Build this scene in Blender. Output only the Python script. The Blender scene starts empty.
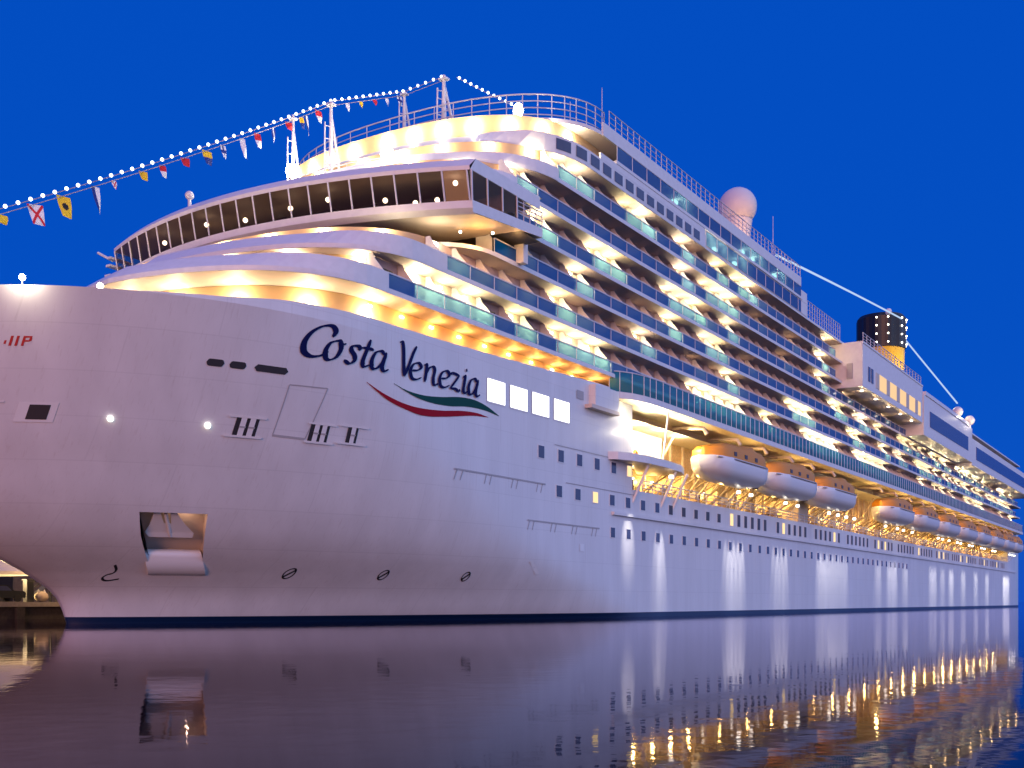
import bpy, math, random
from mathutils import Vector
random.seed(7)
R = math.radians
sc = bpy.context.scene
COL = sc.collection

# ------------------------------------------------------------------ camera, sky, sun, exposure
F = 1100.0; TH = math.atan((1213 - 512) / F); CAMH = 1.57; S0 = 48.2; LC = 67.8
ST, CT = math.sin(TH), math.cos(TH)

def W(x, y, z):
    """ship coordinates (x aft of the stem, y to starboard, z above water) to world"""
    s = x + S0; l = y + LC
    return Vector((s * ST - l * CT, s * CT + l * ST, z))

cam_data = bpy.data.cameras.new('camera')
cam = bpy.data.objects.new('camera', cam_data); COL.objects.link(cam)
cam.location = (0, 0, CAMH); cam.rotation_euler = (R(90), 0, 0)
cam_data.sensor_width = 36.0; cam_data.lens = 36.0 * F / 1024.0
cam_data.shift_y = (601.5 - 384) / 1024.0
cam_data.clip_start = 0.1; cam_data.clip_end = 9000
sc.camera = cam

world = bpy.data.worlds.new('World'); sc.world = world
world.use_nodes = True
wn = world.node_tree; wn.nodes.clear()
wo = wn.nodes.new('ShaderNodeOutputWorld'); bg = wn.nodes.new('ShaderNodeBackground')
sky = wn.nodes.new('ShaderNodeTexSky'); sky.sky_type = 'NISHITA'; sky.sun_disc = False
mixc = wn.nodes.new('ShaderNodeMix'); mixc.data_type = 'RGBA'; mixc.blend_type = 'MIX'
mixc.inputs[0].default_value = 0.93
mixc.inputs[7].default_value = (0.0, 0.72, 5.3, 1)          # deep blue-hour colour
wn.links.new(sky.outputs[0], mixc.inputs[6])
# pale violet glow added to the unseen sky at right, lighting the port side
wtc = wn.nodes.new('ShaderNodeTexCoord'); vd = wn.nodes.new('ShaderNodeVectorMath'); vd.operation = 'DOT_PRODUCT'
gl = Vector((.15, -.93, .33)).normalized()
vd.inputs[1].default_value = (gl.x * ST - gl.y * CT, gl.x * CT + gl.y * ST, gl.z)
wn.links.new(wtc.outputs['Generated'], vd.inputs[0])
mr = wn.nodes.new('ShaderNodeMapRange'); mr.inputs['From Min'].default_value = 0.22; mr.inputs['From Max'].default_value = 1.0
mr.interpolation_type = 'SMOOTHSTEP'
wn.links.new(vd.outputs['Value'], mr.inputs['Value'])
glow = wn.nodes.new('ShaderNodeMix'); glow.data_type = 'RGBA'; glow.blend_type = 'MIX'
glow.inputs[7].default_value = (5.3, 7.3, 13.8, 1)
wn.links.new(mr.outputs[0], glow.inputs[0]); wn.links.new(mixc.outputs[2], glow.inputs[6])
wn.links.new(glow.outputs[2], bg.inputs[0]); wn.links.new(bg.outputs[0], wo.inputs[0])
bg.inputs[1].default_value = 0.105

sun_dir_local = Vector((-0.93, -0.32, 0.09)).normalized()      # towards the afterglow, low over the port bow
wd = Vector((sun_dir_local.x * ST - sun_dir_local.y * CT, sun_dir_local.x * CT + sun_dir_local.y * ST, sun_dir_local.z))
sun_data = bpy.data.lights.new('sun', 'SUN'); sun_data.energy = 1.5; sun_data.angle = R(20)
sun_data.color = (1.0, 0.42, 0.22)
sun = bpy.data.objects.new('sun', sun_data); COL.objects.link(sun)
sun.rotation_euler = wd.to_track_quat('Z', 'Y').to_euler(); sun.location = (0, -50, 80)
sky.sun_elevation = math.asin(wd.z); sky.sun_rotation = math.atan2(wd.x, wd.y)
sky.air_density = 1.0; sky.dust_density = 0.3; sky.ozone_density = 6.0

sc.view_settings.view_transform = 'Standard'; sc.view_settings.look = 'None'
sc.view_settings.exposure = 0.0; sc.view_settings.gamma = 1.0
sc.render.engine = 'CYCLES'
sc.cycles.use_denoising = True
sc.cycles.max_bounces = 8; sc.cycles.diffuse_bounces = 2; sc.cycles.glossy_bounces = 3
sc.cycles.transmission_bounces = 4; sc.cycles.transparent_max_bounces = 12
sc.cycles.sample_clamp_indirect = 4.0
sc.cycles.use_light_tree = True

# ------------------------------------------------------------------ materials
MATS = {}
def pbr(name, col, rough=0.5, metal=0.0, spec=0.5, bump=None, var=None):
    m = bpy.data.materials.new(name); m.use_nodes = True
    n = m.node_tree; b = n.nodes['Principled BSDF']
    b.inputs['Base Color'].default_value = (*col, 1); b.inputs['Roughness'].default_value = rough
    b.inputs['Metallic'].default_value = metal; b.inputs['Specular IOR Level'].default_value = spec
    if var:                                    # weathering of the paint: (scale, amount)
        tc = n.nodes.new('ShaderNodeTexCoord'); mp = n.nodes.new('ShaderNodeMapping')
        mp.inputs['Scale'].default_value = (var[0], var[0], var[0] * (var[2] if len(var) > 2 else 1))
        nz = n.nodes.new('ShaderNodeTexNoise'); nz.inputs['Detail'].default_value = 5
        rp = n.nodes.new('ShaderNodeMapRange'); rp.inputs['From Min'].default_value = .3; rp.inputs['From Max'].default_value = .7
        rp.inputs['To Min'].default_value = 1 - var[1]; rp.inputs['To Max'].default_value = 1.0
        mx = n.nodes.new('ShaderNodeMix'); mx.data_type = 'RGBA'; mx.blend_type = 'MULTIPLY'; mx.inputs[0].default_value = 1
        mx.inputs[6].default_value = (*col, 1)
        n.links.new(tc.outputs['Object'], mp.inputs[0]); n.links.new(mp.outputs[0], nz.inputs[0])
        n.links.new(nz.outputs[0], rp.inputs[0]); n.links.new(rp.outputs[0], mx.inputs[7])
        n.links.new(mx.outputs[2], b.inputs['Base Color'])
    if bump:                                   # (scale, strength)
        tc = n.nodes.new('ShaderNodeTexCoord')
        nz = n.nodes.new('ShaderNodeTexNoise'); nz.inputs['Scale'].default_value = bump[0]; nz.inputs['Detail'].default_value = 4
        bp = n.nodes.new('ShaderNodeBump'); bp.inputs['Strength'].default_value = bump[1]; bp.inputs['Distance'].default_value = .1
        n.links.new(tc.outputs['Object'], nz.inputs[0]); n.links.new(nz.outputs[0], bp.inputs['Height'])
        n.links.new(bp.outputs[0], b.inputs['Normal'])
    MATS[name] = m
    return m

def emit(name, col, strength):
    m = bpy.data.materials.new(name); m.use_nodes = True
    n = m.node_tree; n.nodes.clear()
    o = n.nodes.new('ShaderNodeOutputMaterial'); e = n.nodes.new('ShaderNodeEmission')
    e.inputs[0].default_value = (*col, 1); e.inputs[1].default_value = strength
    n.links.new(e.outputs[0], o.inputs[0]); MATS[name] = m
    return m

def glass(name, tint, body, fac, rough=0.03, trans=True):
    """tinted pane: part lets the tinted light through, part shows the body colour, with a reflection on top"""
    m = bpy.data.materials.new(name); m.use_nodes = True
    n = m.node_tree; n.nodes.clear()
    o = n.nodes.new('ShaderNodeOutputMaterial')
    t = n.nodes.new('ShaderNodeBsdfTransparent'); t.inputs[0].default_value = (*tint, 1)
    d = n.nodes.new('ShaderNodeBsdfDiffuse'); d.inputs[0].default_value = (*body, 1)
    g = n.nodes.new('ShaderNodeBsdfGlossy'); g.inputs['Roughness'].default_value = rough
    lw = n.nodes.new('ShaderNodeLayerWeight'); lw.inputs[0].default_value = .5
    pw = n.nodes.new('ShaderNodeMath'); pw.operation = 'POWER'; pw.inputs[1].default_value = 4.0
    f = n.nodes.new('ShaderNodeMath'); f.operation = 'MULTIPLY_ADD'; f.inputs[1].default_value = .45; f.inputs[2].default_value = .015
    n.links.new(lw.outputs['Facing'], pw.inputs[0]); n.links.new(pw.outputs[0], f.inputs[0])
    tl = n.nodes.new('ShaderNodeBsdfTranslucent'); tl.inputs[0].default_value = (*[min(1, c * 1.05) for c in tint], 1)
    dm = n.nodes.new('ShaderNodeMixShader'); dm.inputs[0].default_value = .18
    n.links.new(d.outputs[0], dm.inputs[1]); n.links.new(tl.outputs[0], dm.inputs[2])
    a = n.nodes.new('ShaderNodeMixShader'); a.inputs[0].default_value = fac
    b = n.nodes.new('ShaderNodeMixShader')
    n.links.new(t.outputs[0], a.inputs[1]); n.links.new((dm if trans else d).outputs[0], a.inputs[2])
    n.links.new(f.outputs[0], b.inputs[0]); n.links.new(a.outputs[0], b.inputs[1]); n.links.new(g.outputs[0], b.inputs[2])
    n.links.new(b.outputs[0], o.inputs[0]); MATS[name] = m
    return m

def hull_material():
    m = pbr('hull_paint', (.78, .77, .76), .38)
    n = m.node_tree; b = n.nodes['Principled BSDF']
    tc = n.nodes.new('ShaderNodeTexCoord')
    sep = n.nodes.new('ShaderNodeSeparateXYZ'); cmb = n.nodes.new('ShaderNodeCombineXYZ')
    n.links.new(tc.outputs['Object'], sep.inputs[0])
    n.links.new(sep.outputs[0], cmb.inputs[0]); n.links.new(sep.outputs[2], cmb.inputs[1])
    br = n.nodes.new('ShaderNodeTexBrick'); br.inputs['Scale'].default_value = 1.0
    br.inputs['Brick Width'].default_value = 9.0; br.inputs['Row Height'].default_value = 2.6
    br.inputs['Mortar Size'].default_value = .05; br.inputs['Mortar Smooth'].default_value = .6
    br.inputs['Color1'].default_value = (1, 1, 1, 1); br.inputs['Color2'].default_value = (.975, .975, .975, 1)
    br.inputs['Mortar'].default_value = (.92, .92, .92, 1)
    n.links.new(cmb.outputs[0], br.inputs[0])
    mp = n.nodes.new('ShaderNodeMapping'); mp.inputs['Scale'].default_value = (.5, .5, .07)
    nz = n.nodes.new('ShaderNodeTexNoise'); nz.inputs['Scale'].default_value = 1.0; nz.inputs['Detail'].default_value = 6
    n.links.new(tc.outputs['Object'], mp.inputs[0]); n.links.new(mp.outputs[0], nz.inputs[0])
    rp = n.nodes.new('ShaderNodeMapRange'); rp.inputs['From Min'].default_value = .35; rp.inputs['From Max'].default_value = .7
    rp.inputs['To Min'].default_value = .9; rp.inputs['To Max'].default_value = 1
    n.links.new(nz.outputs[0], rp.inputs[0])
    m1 = n.nodes.new('ShaderNodeMix'); m1.data_type = 'RGBA'; m1.blend_type = 'MULTIPLY'; m1.inputs[0].default_value = 1
    m2 = n.nodes.new('ShaderNodeMix'); m2.data_type = 'RGBA'; m2.blend_type = 'MULTIPLY'; m2.inputs[0].default_value = 1
    m1.inputs[6].default_value = (.78, .77, .76, 1)
    n.links.new(br.outputs[0], m1.inputs[7]); n.links.new(m1.outputs[2], m2.inputs[6]); n.links.new(rp.outputs[0], m2.inputs[7])
    mp3 = n.nodes.new('ShaderNodeMapping'); mp3.inputs['Scale'].default_value = (1.7, .4, .045)
    nz3 = n.nodes.new('ShaderNodeTexNoise'); nz3.inputs['Detail'].default_value = 7; nz3.inputs['Roughness'].default_value = .65
    n.links.new(tc.outputs['Object'], mp3.inputs[0]); n.links.new(mp3.outputs[0], nz3.inputs[0])
    rp3 = n.nodes.new('ShaderNodeMapRange'); rp3.inputs['From Min'].default_value = .56; rp3.inputs['From Max'].default_value = .78
    n.links.new(nz3.outputs[0], rp3.inputs[0])
    m3 = n.nodes.new('ShaderNodeMix'); m3.data_type = 'RGBA'; m3.blend_type = 'MIX'; m3.inputs[7].default_value = (.50, .44, .40, 1)
    sc3 = n.nodes.new('ShaderNodeMath'); sc3.operation = 'MULTIPLY'; sc3.inputs[1].default_value = .45
    n.links.new(rp3.outputs[0], sc3.inputs[0]); n.links.new(sc3.outputs[0], m3.inputs[0]); n.links.new(m2.outputs[2], m3.inputs[6])
    n.links.new(m3.outputs[2], b.inputs['Base Color'])
    nz2 = n.nodes.new('ShaderNodeTexNoise'); nz2.inputs['Scale'].default_value = .45; nz2.inputs['Detail'].default_value = 3
    n.links.new(tc.outputs['Object'], nz2.inputs[0])
    bp = n.nodes.new('ShaderNodeBump'); bp.inputs['Strength'].default_value = .12; bp.inputs['Distance'].default_value = .12
    n.links.new(nz2.outputs[0], bp.inputs['Height']); n.links.new(bp.outputs[0], b.inputs['Normal'])
    return m

hull_material()
pbr('boot_top', (.004, .02, .07), .4)
pbr('white_paint', (.78, .77, .76), .42, var=(.35, .08))
pbr('deck_paint', (.42, .36, .30), .6, var=(.6, .15))
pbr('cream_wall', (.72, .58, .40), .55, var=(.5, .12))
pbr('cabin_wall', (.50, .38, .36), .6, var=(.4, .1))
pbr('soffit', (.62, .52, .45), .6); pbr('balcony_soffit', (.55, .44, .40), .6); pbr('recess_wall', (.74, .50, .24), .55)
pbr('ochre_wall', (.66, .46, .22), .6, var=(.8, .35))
pbr('seam', (.42, .40, .40), .6)
pbr('dark_recess', (.03, .026, .03), .6)
pbr('navy_lettering', (.003, .006, .07), .8, spec=.15)
pbr('ribbon_red', (.33, .006, .02), .8, spec=.15)
pbr('ribbon_green', (.006, .07, .06), .8, spec=.15)
pbr('mark_red', (.5, .02, .02), .5)
pbr('canopy_orange', (.66, .25, .012), .5)
pbr('boat_white', (.8, .79, .77), .3)
pbr('funnel_yellow', (.85, .52, .012), .4, var=(.5, .1))
pbr('funnel_black', (.012, .011, .012), .45)
pbr('steel_pale', (.7, .69, .72), .4)
pbr('dome_white', (.75, .70, .68), .5)
pbr('rope', (.35, .3, .33), .8)
pbr('curtain', (.62, .55, .48), .8)
pbr('door_glass', (.02, .022, .03), .08)
pbr('window_glass', (.045, .052, .12), .08)
pbr('window_brown', (.035, .02, .02), .35)
pbr('flag_yellow', (.85, .55, .02), .8); pbr('flag_white', (.8, .8, .8), .8); pbr('flag_red', (.6, .02, .03), .8)
pbr('flag_blue', (.01, .03, .22), .8); pbr('flag_black', (.01, .01, .012), .8)
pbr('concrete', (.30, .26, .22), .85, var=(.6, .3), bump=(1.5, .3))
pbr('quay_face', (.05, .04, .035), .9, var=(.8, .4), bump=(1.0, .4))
pbr('tent_fabric', (.8, .74, .62), .8)
pbr('dark_metal', (.02, .018, .02), .5)
pbr('car_paint', (.015, .015, .018), .25); pbr('rubber', (.012, .012, .012), .8)
pbr('shed_wall', (.20, .15, .11), .8, var=(.7, .3)); pbr('shed_roof', (.06, .05, .05), .7)
pbr('sack_tan', (.45, .36, .25), .9)
glass('balcony_glass', (.36, .82, .90), (.0, .085, .38), .82)
glass('screen_glass', (.30, .75, .78), (.004, .19, .28), .66)
glass('bridge_glass', (.75, .62, .48), (.03, .018, .012), .3, trans=False)
emit('lamp_warm', (1, .80, .50), 30); emit('lamp_white', (1, .95, .85), 40)
emit('bulb_white', (.80, .90, 1), 4); emit('window_lit', (1, .97, .92), 3.0); emit('window_warm', (1, .72, .36), 1.3); emit('window_dim', (1, .66, .36), 1.0)
emit('lamp_small', (1, .9, .75), 8); emit('rope_light', (.55, .72, 1), .95)

# ------------------------------------------------------------------ mesh builder
class MB:
    def __init__(self): self.v = []; self.f = []; self.m = []; self.names = []; self.sm = []
    def mi(self, name):
        if name not in self.names: self.names.append(name)
        return self.names.index(name)
    def face(self, pts, mat, smooth=False):
        k = len(self.v); self.v += [tuple(p) for p in pts]
        self.f.append(tuple(range(k, k + len(pts)))); self.m.append(self.mi(mat)); self.sm.append(smooth)
    def grid(self, rows, mat, smooth=True, close=False, matfn=None, skip=None):
        k = len(self.v); n = len(rows[0])
        for r in rows: self.v += [tuple(p) for p in r]
        for i in range(len(rows) - 1):
            for j in range(n if close else n - 1):
                if skip and skip(i, j): continue
                a = k + i * n + j; b = k + i * n + (j + 1) % n
                self.f.append((a, b, b + n, a + n)); self.m.append(self.mi(matfn(i, j) if matfn else mat)); self.sm.append(smooth)
    def box(self, x0, x1, y0, y1, z0, z1, mat):
        p = [(x0, y0, z0), (x1, y0, z0), (x1, y1, z0), (x0, y1, z0), (x0, y0, z1), (x1, y0, z1), (x1, y1, z1), (x0, y1, z1)]
        for q in ((0, 3, 2, 1), (4, 5, 6, 7), (0, 1, 5, 4), (1, 2, 6, 5), (2, 3, 7, 6), (3, 0, 4, 7)):
            self.face([p[i] for i in q], mat)
    def prism(self, outline, z0, z1, mat, top=True, bottom=True, smooth=False, mtop=None, mbot=None):
        """outline counter-clockwise seen from above"""
        n = len(outline)
        k = len(self.v)
        self.v += [(x, y, z0) for x, y in outline] + [(x, y, z1) for x, y in outline]
        for i in range(n):
            j = (i + 1) % n
            self.f.append((k + i, k + j, k + n + j, k + n + i)); self.m.append(self.mi(mat)); self.sm.append(smooth)
        if top: self.face([(x, y, z1) for x, y in outline], mtop or mat)
        if bottom: self.face([(x, y, z0) for x, y in reversed(outline)], mbot or mat)
    def tube(self, pts, r, mat, n=6, r2=None, caps=True):
        pts = [Vector(p) for p in pts]; rows = []
        for i, p in enumerate(pts):
            d = (pts[min(i + 1, len(pts) - 1)] - pts[max(i - 1, 0)]).normalized()
            u = d.cross(Vector((0, 0, 1)))
            if u.length < 1e-4: u = Vector((1, 0, 0))
            u.normalize(); w = d.cross(u)
            rr = r if r2 is None else r + (r2 - r) * i / max(1, len(pts) - 1)
            rows.append([p + u * rr * math.cos(2 * math.pi * k / n) + w * rr * math.sin(2 * math.pi * k / n) for k in range(n)])
        self.grid(rows, mat, True, True)
        if caps:
            self.face(list(reversed(rows[0])), mat); self.face(rows[-1], mat)
    def ball(self, c, r, mat, nu=10, nv=7, squash=1.0):
        rows = []
        for i in range(nv + 1):
            a = math.pi * i / nv
            rows.append([(c[0] + r * math.sin(a) * math.cos(2 * math.pi * k / nu), c[1] + r * math.sin(a) * math.sin(2 * math.pi * k / nu),
                          c[2] - r * squash * math.cos(a)) for k in range(nu)])
        self.grid(rows, mat, True, True)
    def mesh(self, name):
        me = bpy.data.meshes.new(name); me.from_pydata(self.v, [], self.f)
        for n in self.names: me.materials.append(MATS[n])
        me.polygons.foreach_set('material_index', self.m); me.polygons.foreach_set('use_smooth', self.sm)
        me.update(); me.validate()
        return me
    def build(self, name, parent=None, label=None):
        o = bpy.data.objects.new(name, self.mesh(name)); COL.objects.link(o)
        if parent: o.parent = parent
        if label: o['label'] = label
        return o

def tag(o, label=None, cat=None, group=None, kind=None):
    if label: o['label'] = label
    if cat: o['category'] = cat
    if group: o['group'] = group
    if kind: o['kind'] = kind
    return o

def empty(name, loc, rz=0.0):
    o = bpy.data.objects.new(name, None); COL.objects.link(o)
    o.location = loc; o.rotation_euler = (0, 0, rz); o.empty_display_size = 1
    return o

def copy_obj(o, parent, loc=None):
    c = o.copy(); COL.objects.link(c); c.parent = parent
    if loc is not None: c.location = loc
    for ch in o.children: copy_obj(ch, c)
    return c

def point(parent, loc, power, col=(1, .78, .48), r=.12, name='light'):
    l = bpy.data.lights.new(name, 'POINT'); l.energy = power; l.color = col; l.shadow_soft_size = r
    o = bpy.data.objects.new(name, l); COL.objects.link(o); o.location = loc
    if parent: o.parent = parent
    return o

def spot(parent, loc, direction, power, half, col=(1, .95, .9), blend=.6, name='light'):
    l = bpy.data.lights.new(name, 'SPOT'); l.energy = power; l.color = col; l.shadow_soft_size = .1
    l.spot_size = 2 * half; l.spot_blend = blend
    o = bpy.data.objects.new(name, l); COL.objects.link(o); o.location = loc
    o.rotation_euler = (-Vector(direction)).to_track_quat('Z', 'Y').to_euler()
    if parent: o.parent = parent
    return o

SHIP_ROT = R(90) - TH

# ------------------------------------------------------------------ water and quay
def water():
    m = bpy.data.materials.new('harbour_water'); m.use_nodes = True
    n = m.node_tree; n.nodes.clear()
    o = n.nodes.new('ShaderNodeOutputMaterial')
    d = n.nodes.new('ShaderNodeBsdfDiffuse'); d.inputs[0].default_value = (.004, .004, .008, 1)
    g = n.nodes.new('ShaderNodeBsdfGlossy'); g.inputs['Roughness'].default_value = .035; g.inputs[0].default_value = (.97, .92, 1.0, 1)
    lw = n.nodes.new('ShaderNodeLayerWeight'); lw.inputs[0].default_value = .5
    f = n.nodes.new('ShaderNodeMath'); f.operation = 'POWER'; f.inputs[1].default_value = 9.0      # silty harbour water: weak mirror except at grazing angles
    n.links.new(lw.outputs['Facing'], f.inputs[0])
    mx = n.nodes.new('ShaderNodeMixShader')
    tc = n.nodes.new('ShaderNodeTexCoord')
    def nz(scale, sx, sy, det):
        mp = n.nodes.new('ShaderNodeMapping'); mp.inputs['Scale'].default_value = (sx * scale, sy * scale, scale)
        t = n.nodes.new('ShaderNodeTexNoise'); t.inputs['Scale'].default_value = 1; t.inputs['Detail'].default_value = det
        n.links.new(tc.outputs['Object'], mp.inputs[0]); n.links.new(mp.outputs[0], t.inputs[0]); return t
    a = nz(1.5, 1, 1, 3); b = nz(.3, 1, 1, 1)
    ad = n.nodes.new('ShaderNodeMath'); ad.operation = 'MULTIPLY_ADD'; ad.inputs[1].default_value = 1.2
    n.links.new(b.outputs[0], ad.inputs[0]); n.links.new(a.outputs[0], ad.inputs[2])
    bp = n.nodes.new('ShaderNodeBump'); bp.inputs['Strength'].default_value = 1.0; bp.inputs['Distance'].default_value = .0035
    n.links.new(ad.outputs[0], bp.inputs['Height'])
    n.links.new(bp.outputs[0], g.inputs['Normal'])
    n.links.new(f.outputs[0], mx.inputs[0]); n.links.new(d.outputs[0], mx.inputs[1]); n.links.new(g.outputs[0], mx.inputs[2])
    n.links.new(mx.outputs[0], o.inputs[0]); MATS['harbour_water'] = m
    b_ = MB(); b_.face([(-4000, -300, 0), (4000, -300, 0), (4000, 7000, 0), (-4000, 7000, 0)], 'harbour_water')
    tag(b_.build('water'), kind='structure')
water()

def quay():
    o = MB()
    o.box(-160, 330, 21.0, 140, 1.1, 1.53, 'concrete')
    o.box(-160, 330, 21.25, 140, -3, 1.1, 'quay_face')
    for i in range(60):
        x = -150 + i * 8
        o.box(x, x + .8, 20.95, 21.25, -1, 1.05, 'quay_face')
    q = o.build('quay'); q.location = W(0, 0, 0) ; q.rotation_euler = (0, 0, SHIP_ROT)
    tag(q, kind='structure')
quay()

# ------------------------------------------------------------------ ship: hull form
B = 18.6
def lerp(pts, v):
    if v <= pts[0][0]: return pts[0][1]
    for (a, b), (c, d) in zip(pts, pts[1:]):
        if v <= c: return b + (d - b) * (v - a) / (c - a)
    return pts[-1][1]
STEM = [(-2, .3), (0, .1), (.5, 0), (1.2, -.2), (1.9, -.6), (2.5, -1.2), (3.0, -2.0), (3.7, -3.1), (4.2, -4.1), (4.6, -5.0), (6, -7), (8, -8.6), (12, -10.2), (16, -11.2), (20.2, -12), (30, -12)]
ZTOP = [(-12, 20.2), (-5, 20.2), (-.5, 20.5), (3.8, 21.0), (8.6, 21.2), (19, 21.35), (27, 21.6), (37, 22.0), (45, 22.3)]
def stem(z): return lerp(STEM, z)
def ztop(x): return lerp(ZTOP, x)
def hb(x, z):
    t = max(0., min(1., z / 20.2)); s = stem(z); w = t ** .7
    L = 52 - 28 * w; p = 1.5 + .5 * w; q = .75 - .25 * w
    u = (x - s) / L
    if u <= 0: return 0.
    if u >= 1: return B
    return B * (max(0., 1 - (1 - u) ** p)) ** q
def side(x, z, off=.04):
    """a point on the port shell plating"""
    return (x, -hb(x, z) - off, z)

ship = empty('cruise_ship', W(0, 0, 0), SHIP_ROT)
tag(ship, 'large white cruise ship lit up at dusk with lettered bow and rows of balconies', 'cruise ship')
XA = 315.0                                   # transom
REC0, REC1, RECZ0, RECZ1 = 51.5, 291.0, 12.8, 21.25   # lifeboat recess

def hull():
    zs = [-2, -1, 0, .25, .48, .9, 1.4, 1.9, 2.5, 3.0, 3.4, 3.75, 4.5, 5.2, 5.9, 6.6, 7.4, 8.4, 9.4, 10.2, 11.2, 12, 12.8, 14, 15.5, 17, 18.6, 20.2, 99]
    us = [0, .004, .012, .025, .045, .07, .10, .135, .17, .205, .24, .27, .30, .33, .36, .42, .48, .543, .58, .63, .68, .74, .8, .86, .93, 1.0]
    xs2 = [13.5, 15, 17, 19, 21.5, 24, 27, 30, 33, 36, 39, 42, 45, 48, REC0, 54, 58, 65, 90, 130, 200, REC1, XA - 4, XA - 1, XA]
    rows = []
    for z in zs:
        r = []
        zz = min(z, 20.2); s = stem(zz)
        for u in us + xs2:
            x = s + (12 - s) * u if u <= 1.0 and len(r) < len(us) else u
            h = hb(x, zz)
            if x > XA - 4: h = B - (x - XA + 4) ** 2 * .12
            r.append((x, -h, ztop(x) if z == 99 else z))
        rows.append(r)
    nu = len(us); jr0 = nu + xs2.index(REC0); jr1 = nu + xs2.index(REC1)
    ja, jb = us.index(.36), us.index(.543); ia, ib = zs.index(3.75), zs.index(7.4); iz = zs.index(12.8); ik = zs.index(20.2)
    m = MB()
    def mf(i, j): return 'boot_top' if zs[i + 1] <= .48 else 'hull_paint'
    m.grid(rows[:ik + 1], 'hull_paint', True, False, mf,
           lambda i, j: (i >= iz and jr0 <= j < jr1) or (ia <= i < ib and ja <= j < jb))
    m.grid([rows[ik], rows[ik + 1]], 'hull_paint', True, False, None, lambda i, j: jr0 <= j < jr1)
    st = [[(x, -y, z) for x, y, z in reversed(r)] for r in rows]
    n = len(rows[0])
    m.grid(st[:ik + 1], 'hull_paint', True, False, lambda i, j: mf(i, n - 2 - j))
    m.grid([st[ik], st[ik + 1]], 'hull_paint', True)
    # transom
    for i in range(len(zs) - 1):
        a, b = rows[i][-1], rows[i + 1][-1]
        m.face([a, (a[0], -a[1], a[2]), (b[0], -b[1], b[2]), b], mf(i, 0))
    # foredeck and main deck inside the bulwark
    pts = [(x, y) for x, y, z in rows[ik][3:]]
    m.face([(x, y + .25, 20.0) for x, y in pts] + [(x, -y - .25, 20.0) for x, y in reversed(pts)], 'deck_paint')
    h = m.build('hull', ship)
    # lifeboat recess
    rc = MB()
    yi = -14.2
    rc.face([(REC0, -B, RECZ0), (REC1, -B, RECZ0), (REC1, yi, RECZ0), (REC0 + 5, yi, RECZ0)], 'deck_paint')
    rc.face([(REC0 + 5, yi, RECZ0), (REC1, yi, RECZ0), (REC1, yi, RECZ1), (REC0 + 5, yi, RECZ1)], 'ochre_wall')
    n = 8
    arc = [(REC0 + 5 * (1 - math.cos(k / n * math.pi / 2)), -B + (B + yi) * math.sin(k / n * math.pi / 2)) for k in range(n + 1)]
    rc.grid([[(x, y, RECZ0) for x, y in arc], [(x, y, RECZ1) for x, y in arc]], 'white_paint', True)
    rc.face([(REC1, -B, RECZ0), (REC1, -B, RECZ1), (REC1, yi, RECZ1), (REC1, yi, RECZ0)], 'white_paint')
    for k in range(66):                        # pilasters along the recess wall
        x = REC0 + 8 + k * 3.5
        rc.box(x, x + .3, yi - .28, yi - .005, RECZ0 + .01, RECZ1 - .02, 'cream_wall')
    rc.build('boat_deck_recess', ship)
    # anchor pocket: a recess behind the opening in the shell
    ap = MB()
    c = [rows[ia][ja], rows[ia][jb], rows[ib][jb], rows[ib][ja]]
    d = Vector((.65, .95, .12)) * 1.35
    bk = [tuple(Vector(p) + d) for p in c]
    for i in range(4):
        j = (i + 1) % 4
        ap.face([c[i], bk[i], bk[j], c[j]] if i != 2 else [c[i], bk[i], bk[j], c[j]], 'soffit')
    ap.face(bk, 'soffit')
    pk = ap.build('anchor_pocket', ship)
    # roller apron at the lower half of the pocket and the anchor crown above
    c = [Vector(p) for p in c]
    right = (c[1] - c[0]).normalized(); up = (c[3] - c[0]).normalized(); out = -d.normalized()
    w = (c[1] - c[0]).length; hgt = (c[3] - c[0]).length
    def P(u, v, o): return c[0] + right * (u * w) + up * (v * hgt) + out * o
    r = MB(); rr = []
    prof = [(.36, -1.1), (.35, -.6), (.31, -.15), (.23, .05), (.17, .18), (.10, .30), (.02, .34), (-.05, .28), (-.09, .12), (-.10, -.2)]
    r.grid([[P(u, v, o) for u in (-.10, .0, .97, 1.04)] for v, o in prof], 'boat_white', True)
    for u in (-.10, 1.04):
        r.face([P(u, v, o) for v, o in prof] + [P(u, .0, -1.1)], 'boat_white')
    r.build('anchor_bolster', ship)
    a = MB()
    outl = [(.08, .58), (.92, .58), (.97, .66), (.84, .80), (.72, .99), (.60, 1.0), (.57, .82), (.43, .82), (.40, 1.0), (.28, .99), (.16, .80), (.03, .66)]
    f0 = [P(u, v, -.42) for u, v in outl]; f1 = [P(u, v, -.85) for u, v in outl]
    a.face([P(.08, .58, -.30), P(.92, .58, -.30), P(.97, .66, -.36), P(.03, .66, -.36)], 'boat_white')
    a.face(f0, 'boat_white')
    for i in range(len(outl)):
        j = (i + 1) % len(outl); a.face([f0[i], f1[i], f1[j], f0[j]], 'boat_white')
    a.tube([P(.5, .60, -.38), P(.5, .98, -.55)], .13, 'boat_white', 8)
    a.build('anchor', ship)
    lp = P(.9, .92, -.7); point(ship, lp, 26, (1, .62, .42), .04, 'pocket_light')  # added light with no fixture, keeps the pocket from going dark
    return rows
hull()

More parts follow.
